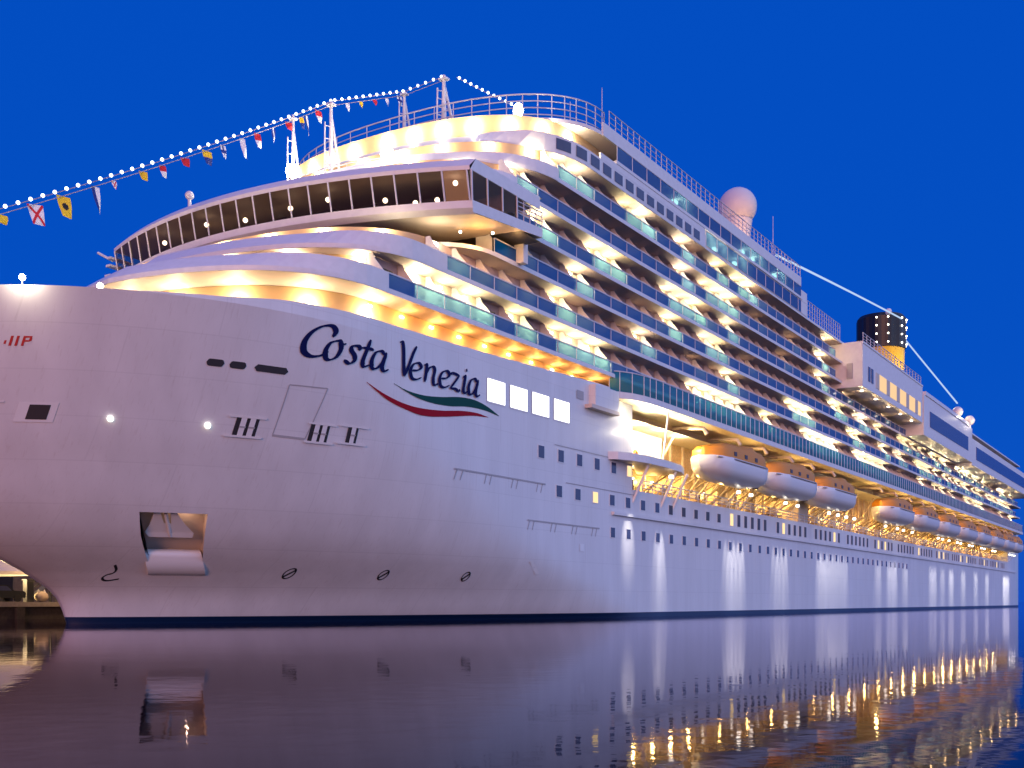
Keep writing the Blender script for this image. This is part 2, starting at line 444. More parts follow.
# ------------------------------------------------------------------ hull fittings and markings
def patch(m, quad, mat, off=.035, nx=4, nz=1):
    """quad of (x,z) corners bl, br, tr, tl laid onto the shell"""
    (a, b, c, d) = [Vector((p[0], p[1])) for p in quad]
    rows = []
    for i in range(nz + 1):
        t = i / nz; r = []
        for j in range(nx + 1):
            s = j / nx
            p = (a * (1 - s) + b * s) * (1 - t) + (d * (1 - s) + c * s) * t
            r.append(side(p.x, p.y, off))
        rows.append(r)
    m.grid(rows, mat, False)

def rect(m, x0, x1, z0, z1, mat, off=.035, nx=3):
    patch(m, [(x0, z0), (x1, z0), (x1, z1), (x0, z1)], mat, off, nx)

def band(m, up, lo, mat, off):
    n = 28
    def smp(l, t):
        x = l[0][0] + (l[-1][0] - l[0][0]) * t
        # smooth interpolation through the points
        for i in range(len(l) - 1):
            if x <= l[i + 1][0] or i == len(l) - 2:
                p0 = l[max(i - 1, 0)]; p1 = l[i]; p2 = l[i + 1]; p3 = l[min(i + 2, len(l) - 1)]
                s = (x - p1[0]) / (p2[0] - p1[0])
                m1 = (p2[1] - p0[1]) / (p2[0] - p0[0]) * (p2[0] - p1[0]); m2 = (p3[1] - p1[1]) / (p3[0] - p1[0]) * (p2[0] - p1[0])
                return x, (2*s**3-3*s*s+1)*p1[1] + (s**3-2*s*s+s)*m1 + (-2*s**3+3*s*s)*p2[1] + (s**3-s*s)*m2
    A = [smp(lo, i / n) for i in range(n + 1)]; C = [smp(up, i / n) for i in range(n + 1)]
    m.grid([[side(x, z, off) for x, z in A], [side(x, z, off) for x, z in C]], mat, False)

def emblem():
    m = MB()
    band(m, [(10.8, 16.83), (12.4, 16.3), (14.4, 15.9), (16.3, 15.8), (19.0, 16.0), (21.8, 16.38), (23.8, 16.5), (25.4, 16.4)],
         [(10.8, 16.8), (12.9, 15.9), (14.7, 15.5), (16.8, 15.3), (19.5, 15.6), (23.2, 16.2), (25.4, 16.38)], 'ribbon_red', .035)
    m.build('red_ribbon_emblem', ship)
    m = MB()
    band(m, [(13.4, 17.13), (14.8, 16.85), (16.8, 16.8), (19.0, 17.02), (21.5, 17.4), (23.5, 17.48), (25.4, 17.2), (27.0, 16.72)],
         [(13.4, 17.1), (15.5, 16.6), (17.6, 16.4), (20.1, 16.5), (22.4, 16.8), (24.8, 16.88), (27.0, 16.7)], 'ribbon_green', .035)
    m.build('green_ribbon_emblem', ship)
emblem()

def spline(pts, n=10, closed=False):
    out = []; N = len(pts)
    rng = range(N) if closed else range(N - 1)
    for i in rng:
        p0 = pts[(i - 1) % N] if closed or i > 0 else pts[0]
        p1 = pts[i]; p2 = pts[(i + 1) % N]
        p3 = pts[(i + 2) % N] if closed or i + 2 < N else pts[-1]
        for k in range(n):
            t = k / n
            out.append(tuple(.5 * ((2 * p1[a]) + (p2[a] - p0[a]) * t + (2 * p0[a] - 5 * p1[a] + 4 * p2[a] - p3[a]) * t * t + (-p0[a] + 3 * p1[a] - 3 * p2[a] + p3[a]) * t ** 3) for a in (0, 1)))
    out.append(out[0] if closed else pts[-1])
    return out

LET = {   # pen strokes in letter units, x-height 1
 'C': [([(.98, 1.18), (1.06, 1.48), (.88, 1.70), (.56, 1.60), (.24, 1.22), (.08, .70), (.14, .22), (.40, .02), (.72, .12), (.98, .40)], 0)],
 'o': [([(.46, .98), (.18, .80), (.06, .42), (.14, .08), (.32, .01), (.56, .22), (.66, .62), (.58, .92)], 1), ([(.52, .95), (.70, .86), (.84, .93)], 0)],
 's': [([(.62, .80), (.50, .97), (.28, .92), (.24, .70), (.42, .45), (.44, .20), (.28, .02), (.04, .12)], 0)],
 't': [([(.40, 1.40), (.28, .80), (.20, .25), (.30, .02), (.52, .16)], 0), ([(.06, .90), (.34, .95), (.60, .93)], 0)],
 'a': [([(.56, .86), (.40, .98), (.18, .82), (.07, .42), (.13, .06), (.30, .06), (.50, .40), (.60, .80)], 0), ([(.64, .98), (.56, .50), (.54, .14), (.66, .02), (.82, .16)], 0)],
 'V': [([(.02, 1.46), (.14, 1.50), (.22, 1.20), (.28, .60), (.34, .02)], 0), ([(.36, .02), (.55, .60), (.72, 1.20), (.86, 1.52)], 0)],
 'e': [([(.14, .46), (.40, .56), (.54, .78), (.42, .97), (.20, .82), (.08, .42), (.16, .06), (.36, .02), (.60, .22)], 0)],
 'n': [([(.04, .90), (.16, .96), (.16, .50), (.12, .02)], 0), ([(.15, .45), (.30, .82), (.48, .96), (.58, .80), (.54, .35), (.58, .05), (.70, .02), (.80, .14)], 0)],
 'z': [([(.08, .84), (.16, .96), (.58, .92)], 0), ([(.58, .92), (.34, .50), (.08, .05)], 0), ([(.08, .05), (.36, .10), (.58, .02), (.66, .14)], 0)],
 'i': [([(.08, .86), (.20, .96), (.18, .50), (.16, .14), (.26, .02), (.40, .16)], 0), ([(.22, 1.30), (.30, 1.36)], 0)],
}
def lettering():
    m = MB(); off = .03
    # letter, x start, x end, height of one x-height unit
    word = [('C', 5.35, 7.75, 1.28), ('o', 7.05, 8.75, 1.36), ('s', 8.65, 10.05, 1.32), ('t', 9.95, 11.25, 1.38), ('a', 11.05, 13.05, 1.38),
            ('V', 13.75, 16.0, 1.62), ('e', 15.2, 16.75, 1.32), ('n', 16.75, 18.85, 1.38), ('e', 18.75, 20.25, 1.36), ('z', 20.15, 21.6, 1.36), ('i', 21.7, 22.55, 1.38), ('a', 22.55, 24.4, 1.38)]
    for ch, x0, x1, h in word:
        strokes = LET[ch]
        xs = [p[0] for s, c in strokes for p in s]; lo, hi = min(xs), max(xs)
        sx = (x1 - x0) / (hi - lo) * .88
        for s, closed in strokes:
            pts = [((px - lo) * sx, pz * h) for px, pz in s]
            pts = spline(pts, 9, bool(closed))
            L = []; Rr = []
            for i, p in enumerate(pts):
                a = pts[max(i - 1, 0)] if not closed else pts[i - 1 if i else -2]; b = pts[min(i + 1, len(pts) - 1)] if not closed else pts[i + 1 if i < len(pts) - 1 else 1]
                dx, dz = b[0] - a[0], b[1] - a[1]; l = math.hypot(dx, dz) or 1
                dx /= l; dz /= l
                ang = math.atan2(dz, dx)
                wd_ = .11 + .30 * abs(math.sin(ang - R(22))) ** 1.3
                end = min(i, len(pts) - 1 - i) if not closed else 9
                wd_ *= min(1, .45 + end * .14) * (1.15 if ch == 'C' else 1)
                if ch == 'i' and len(s) == 2: wd_ = .22
                L.append((p[0] - dz * wd_ / 2, p[1] + dx * wd_ / 2)); Rr.append((p[0] + dz * wd_ / 2, p[1] - dx * wd_ / 2))
            def pl(q):
                z = 17.78 + q[1]; x = x0 + q[0] + (q[1] - .6) * .13
                return side(x, z, off)
            m.grid([[pl(q) for q in Rr], [pl(q) for q in L]], 'navy_lettering', False)
            off += .004
    m.build('ship_name_lettering', ship)
lettering()

def fittings():
    # big lit windows behind the name
    for x0, x1 in ((25.2, 28.0), (28.6, 31.5), (32.1, 35.1), (35.8, 38.7)):
        m = MB(); rect(m, x0, x1, 17.6, 19.65, 'white_paint', .03)
        f = m.build('lit_window', ship)
        m = MB(); rect(m, x0 + .12, x1 - .12, 17.72, 19.53, 'window_lit', .05); m.build('window_pane', f)
    # slots in the bow plating
    for x0, x1 in ((-.3, .7), (1.0, 2.0), (2.5, 4.7)):
        m = MB(); zc = 16.62; n = 5; h = .20
        top = []; bot = []
        for k in range(13):
            x = x0 + (x1 - x0) * k / 12
            e = min(x - x0, x1 - x); r = h * min(1, math.sqrt(max(0, 1 - (1 - min(1, e / h)) ** 2)))
            top.append(side(x, zc + r + .01, .03)); bot.append(side(x, zc - r - .01, .03))
        m.grid([bot, top], 'dark_recess', False); m.build('hawse_slot', ship)  # flat dark patch on the plating, painted for the shade inside the slot
    # mooring openings: two rails and pairs of rollers
    for x0, x1, z0, z1, rollers in ((1.8, 4.1, 12.4, 13.5, (2.75, 3.3)), (6.9, 9.0, 12.45, 13.55, (7.6, 8.15)), (9.2, 11.6, 12.6, 13.65, (10.4,)), (-10.1, -8.5, 12.6, 13.65, ())):
        m = MB()
        rect(m, x0, x1, z1, z1 + .11, 'boat_white', .12); rect(m, x0, x1, z0 - .13, z0, 'boat_white', .14)
        fr = m.build('mooring_frame', ship)
        if rollers:
            m = MB(); rect(m, rollers[0] - .42, rollers[-1] + .42, z0, z1, 'dark_recess', .03); m.build('opening', fr)  # dark panel over the shell, its colour standing for shade within
            m = MB()
            for xr in rollers:
                rect(m, xr - .17, xr + .17, z0, z1, 'boat_white', .10); rect(m, xr - .2, xr + .2, z0 + .48, z0 + .58, 'seam', .13)
            m.build('roller', fr)
    m = MB(); rect(m, -7.95, -6.45, 12.55, 13.7, 'boat_white', .06); f = m.build('mooring_frame', ship)
    m = MB(); rect(m, -7.55, -6.75, 12.7, 13.55, 'dark_recess', .09); m.build('opening', f)  # painted dark for the shade inside, the shell is not cut
    # round flush lamps
    for x, z in ((-4.1, 12.9), (.8, 12.85)):
        m = MB(); p = side(x, z, .08); m.ball(p, .2, 'window_lit', 12, 8); m.build('round_hull_lamp', ship)
    # folded shell door outline
    m = MB(); q = [(4.8, 12.6), (7.0, 12.55), (7.75, 15.95), (5.0, 15.85)]
    for i in range(4):
        a, b = q[i], q[(i + 1) % 4]
        t = .035 if i else .07
        if abs(a[0] - b[0]) > abs(a[1] - b[1]):
            patch(m, [(a[0], a[1] - t), (b[0], b[1] - t), (b[0], b[1] + t), (a[0], a[1] + t)], 'seam', .02, 8)
        else:
            patch(m, [(a[0] - t, a[1]), (a[0] + t, a[1]), (b[0] + t, b[1]), (b[0] - t, b[1])], 'seam', .02, 1, 10)
    m.build('shell_door', ship)
    # thin raised frames further aft on the plating
    for x0, x1, z0 in ((20.8, 34.4, 11.75), (31.4, 44.4, 8.45)):
        m = MB(); rect(m, x0, x1, z0, z0 + .12, 'seam', .05, 8)
        n = 4
        for k in range(n):
            x = x0 + .3 + k * (x1 - x0 - 1.6) / (n - 1)
            for e in (0, .75):
                patch(m, [(x + e - .3, z0 - .75), (x + e - .2, z0 - .75), (x + e + .1, z0), (x + e, z0)], 'seam', .03, 1)
        m.build('fender_bracket', ship)
    # thruster marks and bulb mark
    for x in (10.66, 17.8, 25.5):
        m = MB(); zc = 3.6; rr = .40
        for k in range(20):
            a0, a1 = 2 * math.pi * k / 20, 2 * math.pi * (k + 1) / 20
            m.face([side(x + math.cos(a) * r_, zc + math.sin(a) * r_, .03) for a, r_ in ((a0, rr), (a1, rr), (a1, rr - .09), (a0, rr - .09))], 'flag_black')
        for s in (1, -1):
            d = .23; t = .05
            m.face([side(x + px, zc + pz, .035 + .004 * (s > 0)) for px, pz in ((-d - t, -s * d + t), (-d + t, -s * d - t), (d + t, s * d - t), (d - t, s * d + t))], 'flag_black')
        m.build('thruster_mark', ship)
    m = MB(); pts = spline([(.11, 4.04), (.47, 3.72), (.49, 3.5), (.30, 3.40), (.22, 3.22), (.36, 3.06), (.62, 3.0), (1.07, 3.12)], 5)
    for (a, b) in zip(pts, pts[1:]):
        dx, dz = b[0] - a[0], b[1] - a[1]; l = math.hypot(dx, dz) or 1; nx, nz = -dz / l * .05, dx / l * .05
        m.face([side(a[0] - nx, a[1] - nz, .03), side(b[0] - nx, b[1] - nz, .03), side(b[0] + nx, b[1] + nz, .03), side(a[0] + nx, a[1] + nz, .03)], 'flag_black')
    m.build('bulbous_bow_mark', ship)
    # small red mark by the bow
    m = MB()
    rect(m, -9.15, -9.08, 16.95, 17.15, 'mark_red', .03, 1)
    for x in (-8.98, -8.78): rect(m, x, x + .09, 16.85, 17.4, 'mark_red', .03, 1)
    rect(m, -8.56, -8.47, 16.85, 17.4, 'mark_red', .03, 1); rect(m, -8.47, -8.25, 17.3, 17.4, 'mark_red', .03, 1)
    rect(m, -8.47, -8.3, 17.08, 17.17, 'mark_red', .03, 1); rect(m, -8.33, -8.24, 17.12, 17.3, 'mark_red', .034, 1)
    m.build('red_bow_mark', ship)
    # rubbing strakes
    m = MB(); m.box(47, 305, -B - .28, -B + .05, 10.0, 10.3, 'hull_paint'); m.build('rubbing_strake', ship)
    m = MB(); rect(m, 36, 47.5, 15.45, 15.52, 'seam', .04); m.build('drip_rail', ship)
    m = MB(); rect(m, 38, 52, 12.25, 12.32, 'seam', .04); m.build('drip_rail', ship)
    # small draught plates
    for q in ([(33.5, 3.9), (34.0, 4.0), (32.6, 5.1), (32.1, 5.0)],):
        m = MB(); patch(m, q, 'boat_white', .03, 1); m.build('draught_plate', ship)
    m = MB(); rect(m, 40.6, 41.4, 6.2, 6.9, 'boat_white', .03); m.build('draught_plate', ship)

def portholes():
    spots = []
    for k in range(6): spots.append((33.7 + 3.42 * k, 14.05, 1.05, .95, k == 5))
    for k in range(12): spots.append((36.8 + 3.42 * k, 10.9, 1.0, .95, k == 2))
    x = 78.5; k = 0
    while x < 286:
        spots.append((x, 10.75, 1.45, .95, k % 9 in (0, 7) and random.random() < .5)); x += 2.35 if k % 6 != 5 else 5.0; k += 1
    x = 47.2
    k = 0
    while x < 170:
        if not (85 < x < 88): spots.append((x, 7.8, .95, .85, False))
        x += 3.42 if x < 88 else 3.1; k += 1
    spots.sort(key=lambda s: s[0])
    rest = MB()
    for i, (x, z, h, w, lit) in enumerate(spots):
        m = MB() if i < 100 else rest
        mat = 'window_warm' if lit else 'window_glass' if z < 10 or x < 60 else 'window_brown'
        m.box(x - w / 2 - .08, x + w / 2 + .08, -B - .03, -B + .02, z - .08, z + h + .08, 'hull_paint')
        if i < 100:
            o = m.build('porthole', ship)
            g = MB(); g.box(x - w / 2, x + w / 2, -B - .045, -B - .015, z, z + h, mat); g.build('pane', o)
        else:
            m.box(x - w / 2, x + w / 2, -B - .045, -B - .015, z, z + h, mat)
    tag(rest.build('porthole', ship), kind='stuff')
fittings(); portholes()

# ------------------------------------------------------------------ decks
def halfline(xf, a, h, x1, p=2.4, n=18):
    """starboard-centre to port: points of the port half outline from the centre line to x1"""
    pts = []
    for k in range(n + 1):
        t = math.pi / 2 * k / n
        pts.append((xf + a * (1 - math.cos(t) ** (2 / p)), -h * math.sin(t) ** (2 / p)))
    pts.append((x1, -h))
    return pts
def outline(xf, a, h, x1, p=2.4):
    pl = halfline(xf, a, h, x1, p)
    return pl + [(x, -y) for x, y in reversed(pl[1:])]       # counter-clockwise from above

#        z, xf, a, front half breadth, x end
WALLF = {0: 7.3, 1: 11.5, 2: 26.0, 3: 28.6, 4: 24.2, 5: 28.7}
LV = [(23.5, 0.0, 11.5, 18.95, 311), (26.6, 6.4, 10, 18.95, 312), (29.7, 18.0, 8, 18.95, 313), (32.8, 26.0, 6, 18.95, 313),
      (35.9, 20.6, 9, 18.95, 312), (39.0, 25.0, 12, 18.95, 312), (42.1, 29.5, 13, 18.95, 312)]
ZTOPLV = 45.3
SKEW = {0: (.25, -4.6), 1: (.30, 0.0)}
def skew(pts, i, wall=False):
    # the starboard bow of the two lowest open decks is cut back
    if i not in SKEW: return pts
    k, y0 = SKEW[i]
    if wall: k *= 2.3
    return [(x + k * max(0, y - y0) if x < 14 else x, y) for x, y in pts]
def decks():
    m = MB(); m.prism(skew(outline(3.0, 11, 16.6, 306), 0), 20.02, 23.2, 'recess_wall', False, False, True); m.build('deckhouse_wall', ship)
    for i, (z, xf, a, h, x1) in enumerate(LV):
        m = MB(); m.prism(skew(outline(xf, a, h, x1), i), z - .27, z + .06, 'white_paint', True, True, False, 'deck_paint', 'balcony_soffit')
        m.build('deck_slab', ship)
        zt = LV[i + 1][0] - .27 if i < 6 else 45.9
        m = MB()
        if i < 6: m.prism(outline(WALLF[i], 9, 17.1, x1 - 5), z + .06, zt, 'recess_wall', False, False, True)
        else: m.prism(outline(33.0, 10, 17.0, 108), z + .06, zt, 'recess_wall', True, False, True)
        m.build('deckhouse_wall', ship)
    # solid bulwarks round the front, ending where the glass begins
    for i, xe, hh in ((0, 12.3, 1.2), (1, 19.3, 1.2), (4, 29.2, .95), (5, 36.1, .85), (6, 69.5, 1.35)):
        z, xf, a, h, x1 = LV[i]
        pl = [p for p in halfline(xf, a, h + .02, x1) if p[0] < xe]
        pl.append((xe, -(h + .02)))
        full = skew([(x, -y) for x, y in reversed(pl[1:])] + pl, i)
        rake = (1.45, 1.45, 0, 0, .8, .6, 1.9)[i]            # the two lowest bulwarks lean aft over the bow
        def off(d, lean=0):
            out = []
            for k, (x, y) in enumerate(full):
                a0 = full[max(k - 1, 0)]; b0 = full[min(k + 1, len(full) - 1)]
                t = Vector((b0[0] - a0[0], b0[1] - a0[1])).normalized(); inward = Vector((-t.y, t.x))
                dd = d + lean * min(1, max(0, (h - abs(y) - (2 if i == 6 else 0)) / 5))
                out.append((x + inward.x * dd, y + inward.y * dd))
            return out
        o_, t_, i_, ob = off(-.03), off(-.03, rake), off(.12, rake), off(.12)
        m = MB()
        zb = z - .26
        m.grid([[(x, y, zb) for x, y in o_], [(x, y, z + .06) for x, y in o_], [(x, y, z + hh) for x, y in t_], [(x, y, z + hh) for x, y in i_], [(x, y, zb) for x, y in ob]], 'white_paint', False)
        b = m.build('bulwark', ship)
        if i == 6:                              # square windows in the top front fascia
            for k in range(13):
                x = 37.2 + k * 2.4
                if x > 67.5: break
                g = MB(); hh_ = 18.95
                t = [q for q in halfline(xf, a, h + .02, x1)]
                def yy(xx):
                    for (xa, ya), (xb, yb) in zip(t, t[1:]):
                        if xa <= xx <= xb: return ya + (yb - ya) * (xx - xa) / (xb - xa)
                    return -h
                g.grid([[(xx, yy(xx) - .07, zz) for xx in (x, x + .85, x + 1.7)] for zz in (z + .12, z + 1.12)], 'window_glass', False)
                g.build('fascia_window', b)
    # sky deck over the front, bulwark strip and top deck
    m = MB(); m.prism(outline(35.4, 10, 18.9, 104), 45.85, 46.2, 'white_paint', True, True, False, 'deck_paint', 'soffit')
    s = m.build('sky_deck', ship)
    m = MB(); m.prism([(44.5, -19.0), (104, -19.0), (104, -18.8), (44.5, -18.8)], 45.84, 47.1, 'white_paint'); m.build('sky_deck_bulwark', ship)
    m = MB(); m.box(47.2, 104.5, -19.05, -17.0, 44.05, 44.35, 'white_paint'); m.build('deck_slab', ship)
    m = MB(); m.box(44, 69.4, -19.0, -18.8, 43.4, 44.05, 'white_paint'); m.build('fascia', ship)
decks()

def railing(name, path, h, r=.045, step=1.6, rows=3, parent=ship):
    m = MB(); P = [Vector(p) for p in path]
    for k in range(rows):
        zz = h * (k + 1) / rows
        m.tube([p + Vector((0, 0, zz)) for p in P], r if k < rows - 1 else r * 1.4, 'steel_pale', 4)
    for a, b in zip(P, P[1:]):
        n = max(1, int((b - a).length / step))
        for k in range(n):
            q = a.lerp(b, k / n); m.tube([q, q + Vector((0, 0, h))], r, 'steel_pale', 4, caps=False)
    m.tube([P[-1], P[-1] + Vector((0, 0, h))], r, 'steel_pale', 4)
    return m.build(name, parent)
pl = halfline(36.0, 10, 18.3, 46, n=14)
railing('railing', [(x, -y, 46.2) for x, y in reversed(pl[1:])] + [(x, y, 46.2) for x, y in pl], 2.5, .055, 2.2, 4)
railing('railing', [(46, -18.85, 47.1), (104, -18.85, 47.1)], 1.6, .05, 1.3, 3)
railing('railing', [(106.5, -18.7, 42.16), (124, -18.7, 42.16)], 2.6, .05, 1.1, 4)
pb = [p for p in halfline(22.5, 8.6, 17.0, 30, n=12) if p[0] < 29]
railing('railing', [(x, -y, 39.06) for x, y in reversed(halfline(26, 8, 12.0, 30, n=8)[1:7])] + [(x, y, 39.06) for x, y in halfline(26, 8, 12.0, 30, n=8)[:4]], 1.3, .04, 1.6, 3)

# ------------------------------------------------------------------ balconies
BW = 3.4
def bay_x(k): return 36.1 + BW * k
LIT = {0: [(15, 26.5), (29, 33), (35.5, 46.6), (66, 84), (90, 94.2), (107, 125), (133.5, 158)], 1: [(36, 39.6), (53, 56.7), (76.5, 80.5), (100, 104)],
       2: [(39.4, 43), (59.7, 63.5), (70, 77.2)], 3: [(32.5, 36.3), (43, 50), (59.7, 70.3), (76.6, 80.5)], 4: [(29, 33), (63.2, 66.8), (70, 80.5)],
       5: [(36, 43), (49.6, 56.7), (63.2, 66.8), (73.4, 77.1), (80, 87.3)]}
START = {0: 12.3, 1: 19.0, 2: 25.8, 3: 29.2, 4: 29.2, 5: 36.1}
ENDX = {0: 305, 1: 308, 2: 309, 3: 309, 4: 124, 5: 124}
YO, YW = -18.88, -17.1
def bal_frame(m):
    m.box(0, BW, YO - .05, YO + .07, 1.16, 1.25, 'steel_pale'); m.box(0, BW, YO - .03, YO + .05, .06, .13, 'steel_pale')
    m.box(-.03, .03, YO - .03, YO + .03, .13, 1.16, 'steel_pale')
def bal_glass(m, x=0, y=0, z=0, w=BW): m.face([(x + .05, y + YO, z + .14), (x + w - .05, y + YO, z + .14), (x + w - .05, y + YO, z + 1.15), (x + .05, y + YO, z + 1.15)], 'balcony_glass')
def bal_part(m, x=0, y=0, z=0):
    q = [(YW, .06), (YO + .2, .06), (YO + .2, 1.25), (-17.75, 2.35), (-17.5, 2.82), (YW, 2.82)]
    for s in (-.04, .04):
        f = [(x + s, y + a, z + b) for a, b in q]
        m.face(f if s > 0 else list(reversed(f)), 'white_paint')
    for (a, b), (c, d) in zip(q, q[1:]):
        m.face([(x - .04, y + a, z + b), (x + .04, y + a, z + b), (x + .04, y + c, z + d), (x - .04, y + c, z + d)], 'white_paint')
def bal_door(m, lit, x=0, y=0, z=0):
    m.box(x + .1, x + BW - .1, y + YW - .03, y + YW - .004, z + .07, z + 2.8, 'cream_wall' if lit else 'cabin_wall')  # wall and door colours carry the light: pale where lit, dark elsewhere
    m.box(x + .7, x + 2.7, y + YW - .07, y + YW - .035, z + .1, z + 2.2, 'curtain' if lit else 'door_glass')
def bal_lamp(m, x=0, y=0, z=0): m.box(x + 1.5, x + 1.9, y + YW - .16, y + YW - .08, z + 2.35, z + 2.5, 'lamp_warm')

me = {}
for key, fn in (('frame', bal_frame), ('glass', bal_glass), ('partition', bal_part), ('door0', lambda m: bal_door(m, False)), ('door1', lambda m: bal_door(m, True)), ('lamp', bal_lamp)):
    mm = MB(); fn(mm); me[key] = mm.mesh('balcony_' + key.rstrip('01'))
def balcony_obj(x, z, lit, dy=0):
    o = bpy.data.objects.new('balcony', me['frame']); COL.objects.link(o); o.parent = ship; o.location = (x, dy, z)
    for nm, k in (('glass_panel', 'glass'), ('partition', 'partition'), ('cabin_door', 'door1' if lit else 'door0')) + ((('wall_lamp', 'lamp'),) if lit else ()):
        c = bpy.data.objects.new(nm, me[k]); COL.objects.link(c); c.parent = o
    return o
allb = []
rb = random.Random(11)
for r in range(6):
    k = math.ceil((START[r] - 36.1 - .6) / BW)
    while bay_x(k) + BW <= ENDX[r]:
        x = bay_x(k)
        if x < (160 if r == 0 else 104): lit = any(a - .2 <= x and x + BW <= b + .2 for a, b in LIT[r])
        else: lit = rb.random() < (.36 if x > 200 else .3)
        allb.append((x, r, lit)); k += 1
allb.sort(key=lambda t: t[0])
rest = MB()
for i, (x, r, lit) in enumerate(allb):
    z = LV[r][0]
    if i < 100:
        o = balcony_obj(x, z, lit)
    else:
        b0 = len(rest.v)
        fm = MB(); bal_frame(fm)
        for f, mi in zip(fm.f, fm.m): rest.face([(fm.v[q][0] + x, fm.v[q][1], fm.v[q][2] + z) for q in f], fm.names[mi])
        bal_glass(rest, x, 0, z); bal_part(rest, x, 0, z); bal_door(rest, lit, x, 0, z)
        if lit: bal_lamp(rest, x, 0, z)
    if lit: point(ship, (x + 1.7, YW - .75, z + 1.75), (290 if x < 140 else 200) * (.65 + .7 * rb.random()), (1, .78 + .1 * rb.random(), .40 + .16 * rb.random()), .1, 'balcony_light')
    elif rb.random() < .16: point(ship, (x + 1.7, YW - .5, z + 1.6), 14 + 22 * rb.random(), (1, .62, .32), .1, 'balcony_light')
tag(rest.build('balcony', ship), kind='stuff')

# open deck wind screens above (top rows) and the promenade screen
def screen(name, path, h, mat, post=1.75, z0=0):
    g = MB(); P = [Vector(p) for p in path]
    for a, b in zip(P, P[1:]):
        d = (b - a); n = Vector((d.y, -d.x, 0)).normalized() * .015
        up = Vector((0, 0, h))
        g.face([a, b, b + up, a + up], mat)
    o = g.build(name, ship)
    f = MB()
    f.tube([p + Vector((0, 0, h)) for p in P], .06, 'steel_pale', 4); f.tube([p + Vector((0, 0, .04)) for p in P], .05, 'steel_pale', 4)
    for a, b in zip(P, P[1:]):
        n = max(1, round((b - a).length / post))
        for k in range(n): q = a.lerp(b, k / n); f.tube([q, q + Vector((0, 0, h))], .05, 'steel_pale', 4, caps=False)
    f.build('screen_frame', o)
    return o
screen('wind_screen', [(47.4, -18.98, 44.35), (104, -18.98, 44.35)], 1.5, 'balcony_glass', 3.4)
screen('wind_screen', [(69.6, -18.98, 42.16), (106, -18.98, 42.16)], 1.75, 'balcony_glass', 3.4)
for x, z in ((62.5, 44.4), (66.5, 42.3), (70, 42.3), (74, 42.3), (80.5, 42.3), (83, 44.4), (86.5, 44.4), (95, 44.4)):   # lit spots behind the glass
    m = MB(); m.box(x + .7, x + 1.6, -18.0, -17.6, z + 1.0, z + 1.35, 'lamp_small'); m.build('deck_lamp', ship)
    point(ship, (x + 1.2, -18.2, z + 1.1), 40, (1, .9, .72), .15, 'deck_light')
m = MB(); m.box(104, 106.6, -19.0, -17.2, 42.1, 45.4, 'white_paint'); m.build('end_post', ship)

PY = -20.6
prom = [(46.6, -18.62), (47.4, -19.35), (48.8, -20.0), (50.6, -20.4), (53, PY), (58, PY), (306, PY)]
m = MB(); m.prism(prom + [(306, -14.0), (46.6, -14.0)], 21.28, 21.85, 'white_paint', True, True, False, 'deck_paint', 'cream_wall')
m.build('promenade_deck', ship)
pp = [(x, y + .08, 21.85) for x, y in prom]
screen('promenade_screen', pp, 2.05, 'screen_glass', 1.55)
m = MB()
m.box(42.4, 47.2, -19.3, -18.5, 19.9, 21.85, 'hull_paint'); m.box(41.6, 47.3, -19.35, -18.5, 19.55, 19.9, 'soffit'); m.build('fender_casing', ship)
m = MB(); rect(m, 40.0, 41.3, 20.2, 21.0, 'seam', .04); m.build('vent_grille', ship)
# people-sized clutter and deck chairs read as dark uprights behind the screen
rc = random.Random(5)
for k in range(26):
    x = 66 + k * 3.1 + rc.random() * 2
    m = MB(); h = .9 + rc.random() * .5
    m.box(x, x + .55, -19.9, -19.35, 21.86, 22.3, 'dark_metal'); m.box(x, x + .1, -19.9, -19.35, 22.3, 21.86 + h, 'dark_metal')
    m.build('deck_chair', ship)

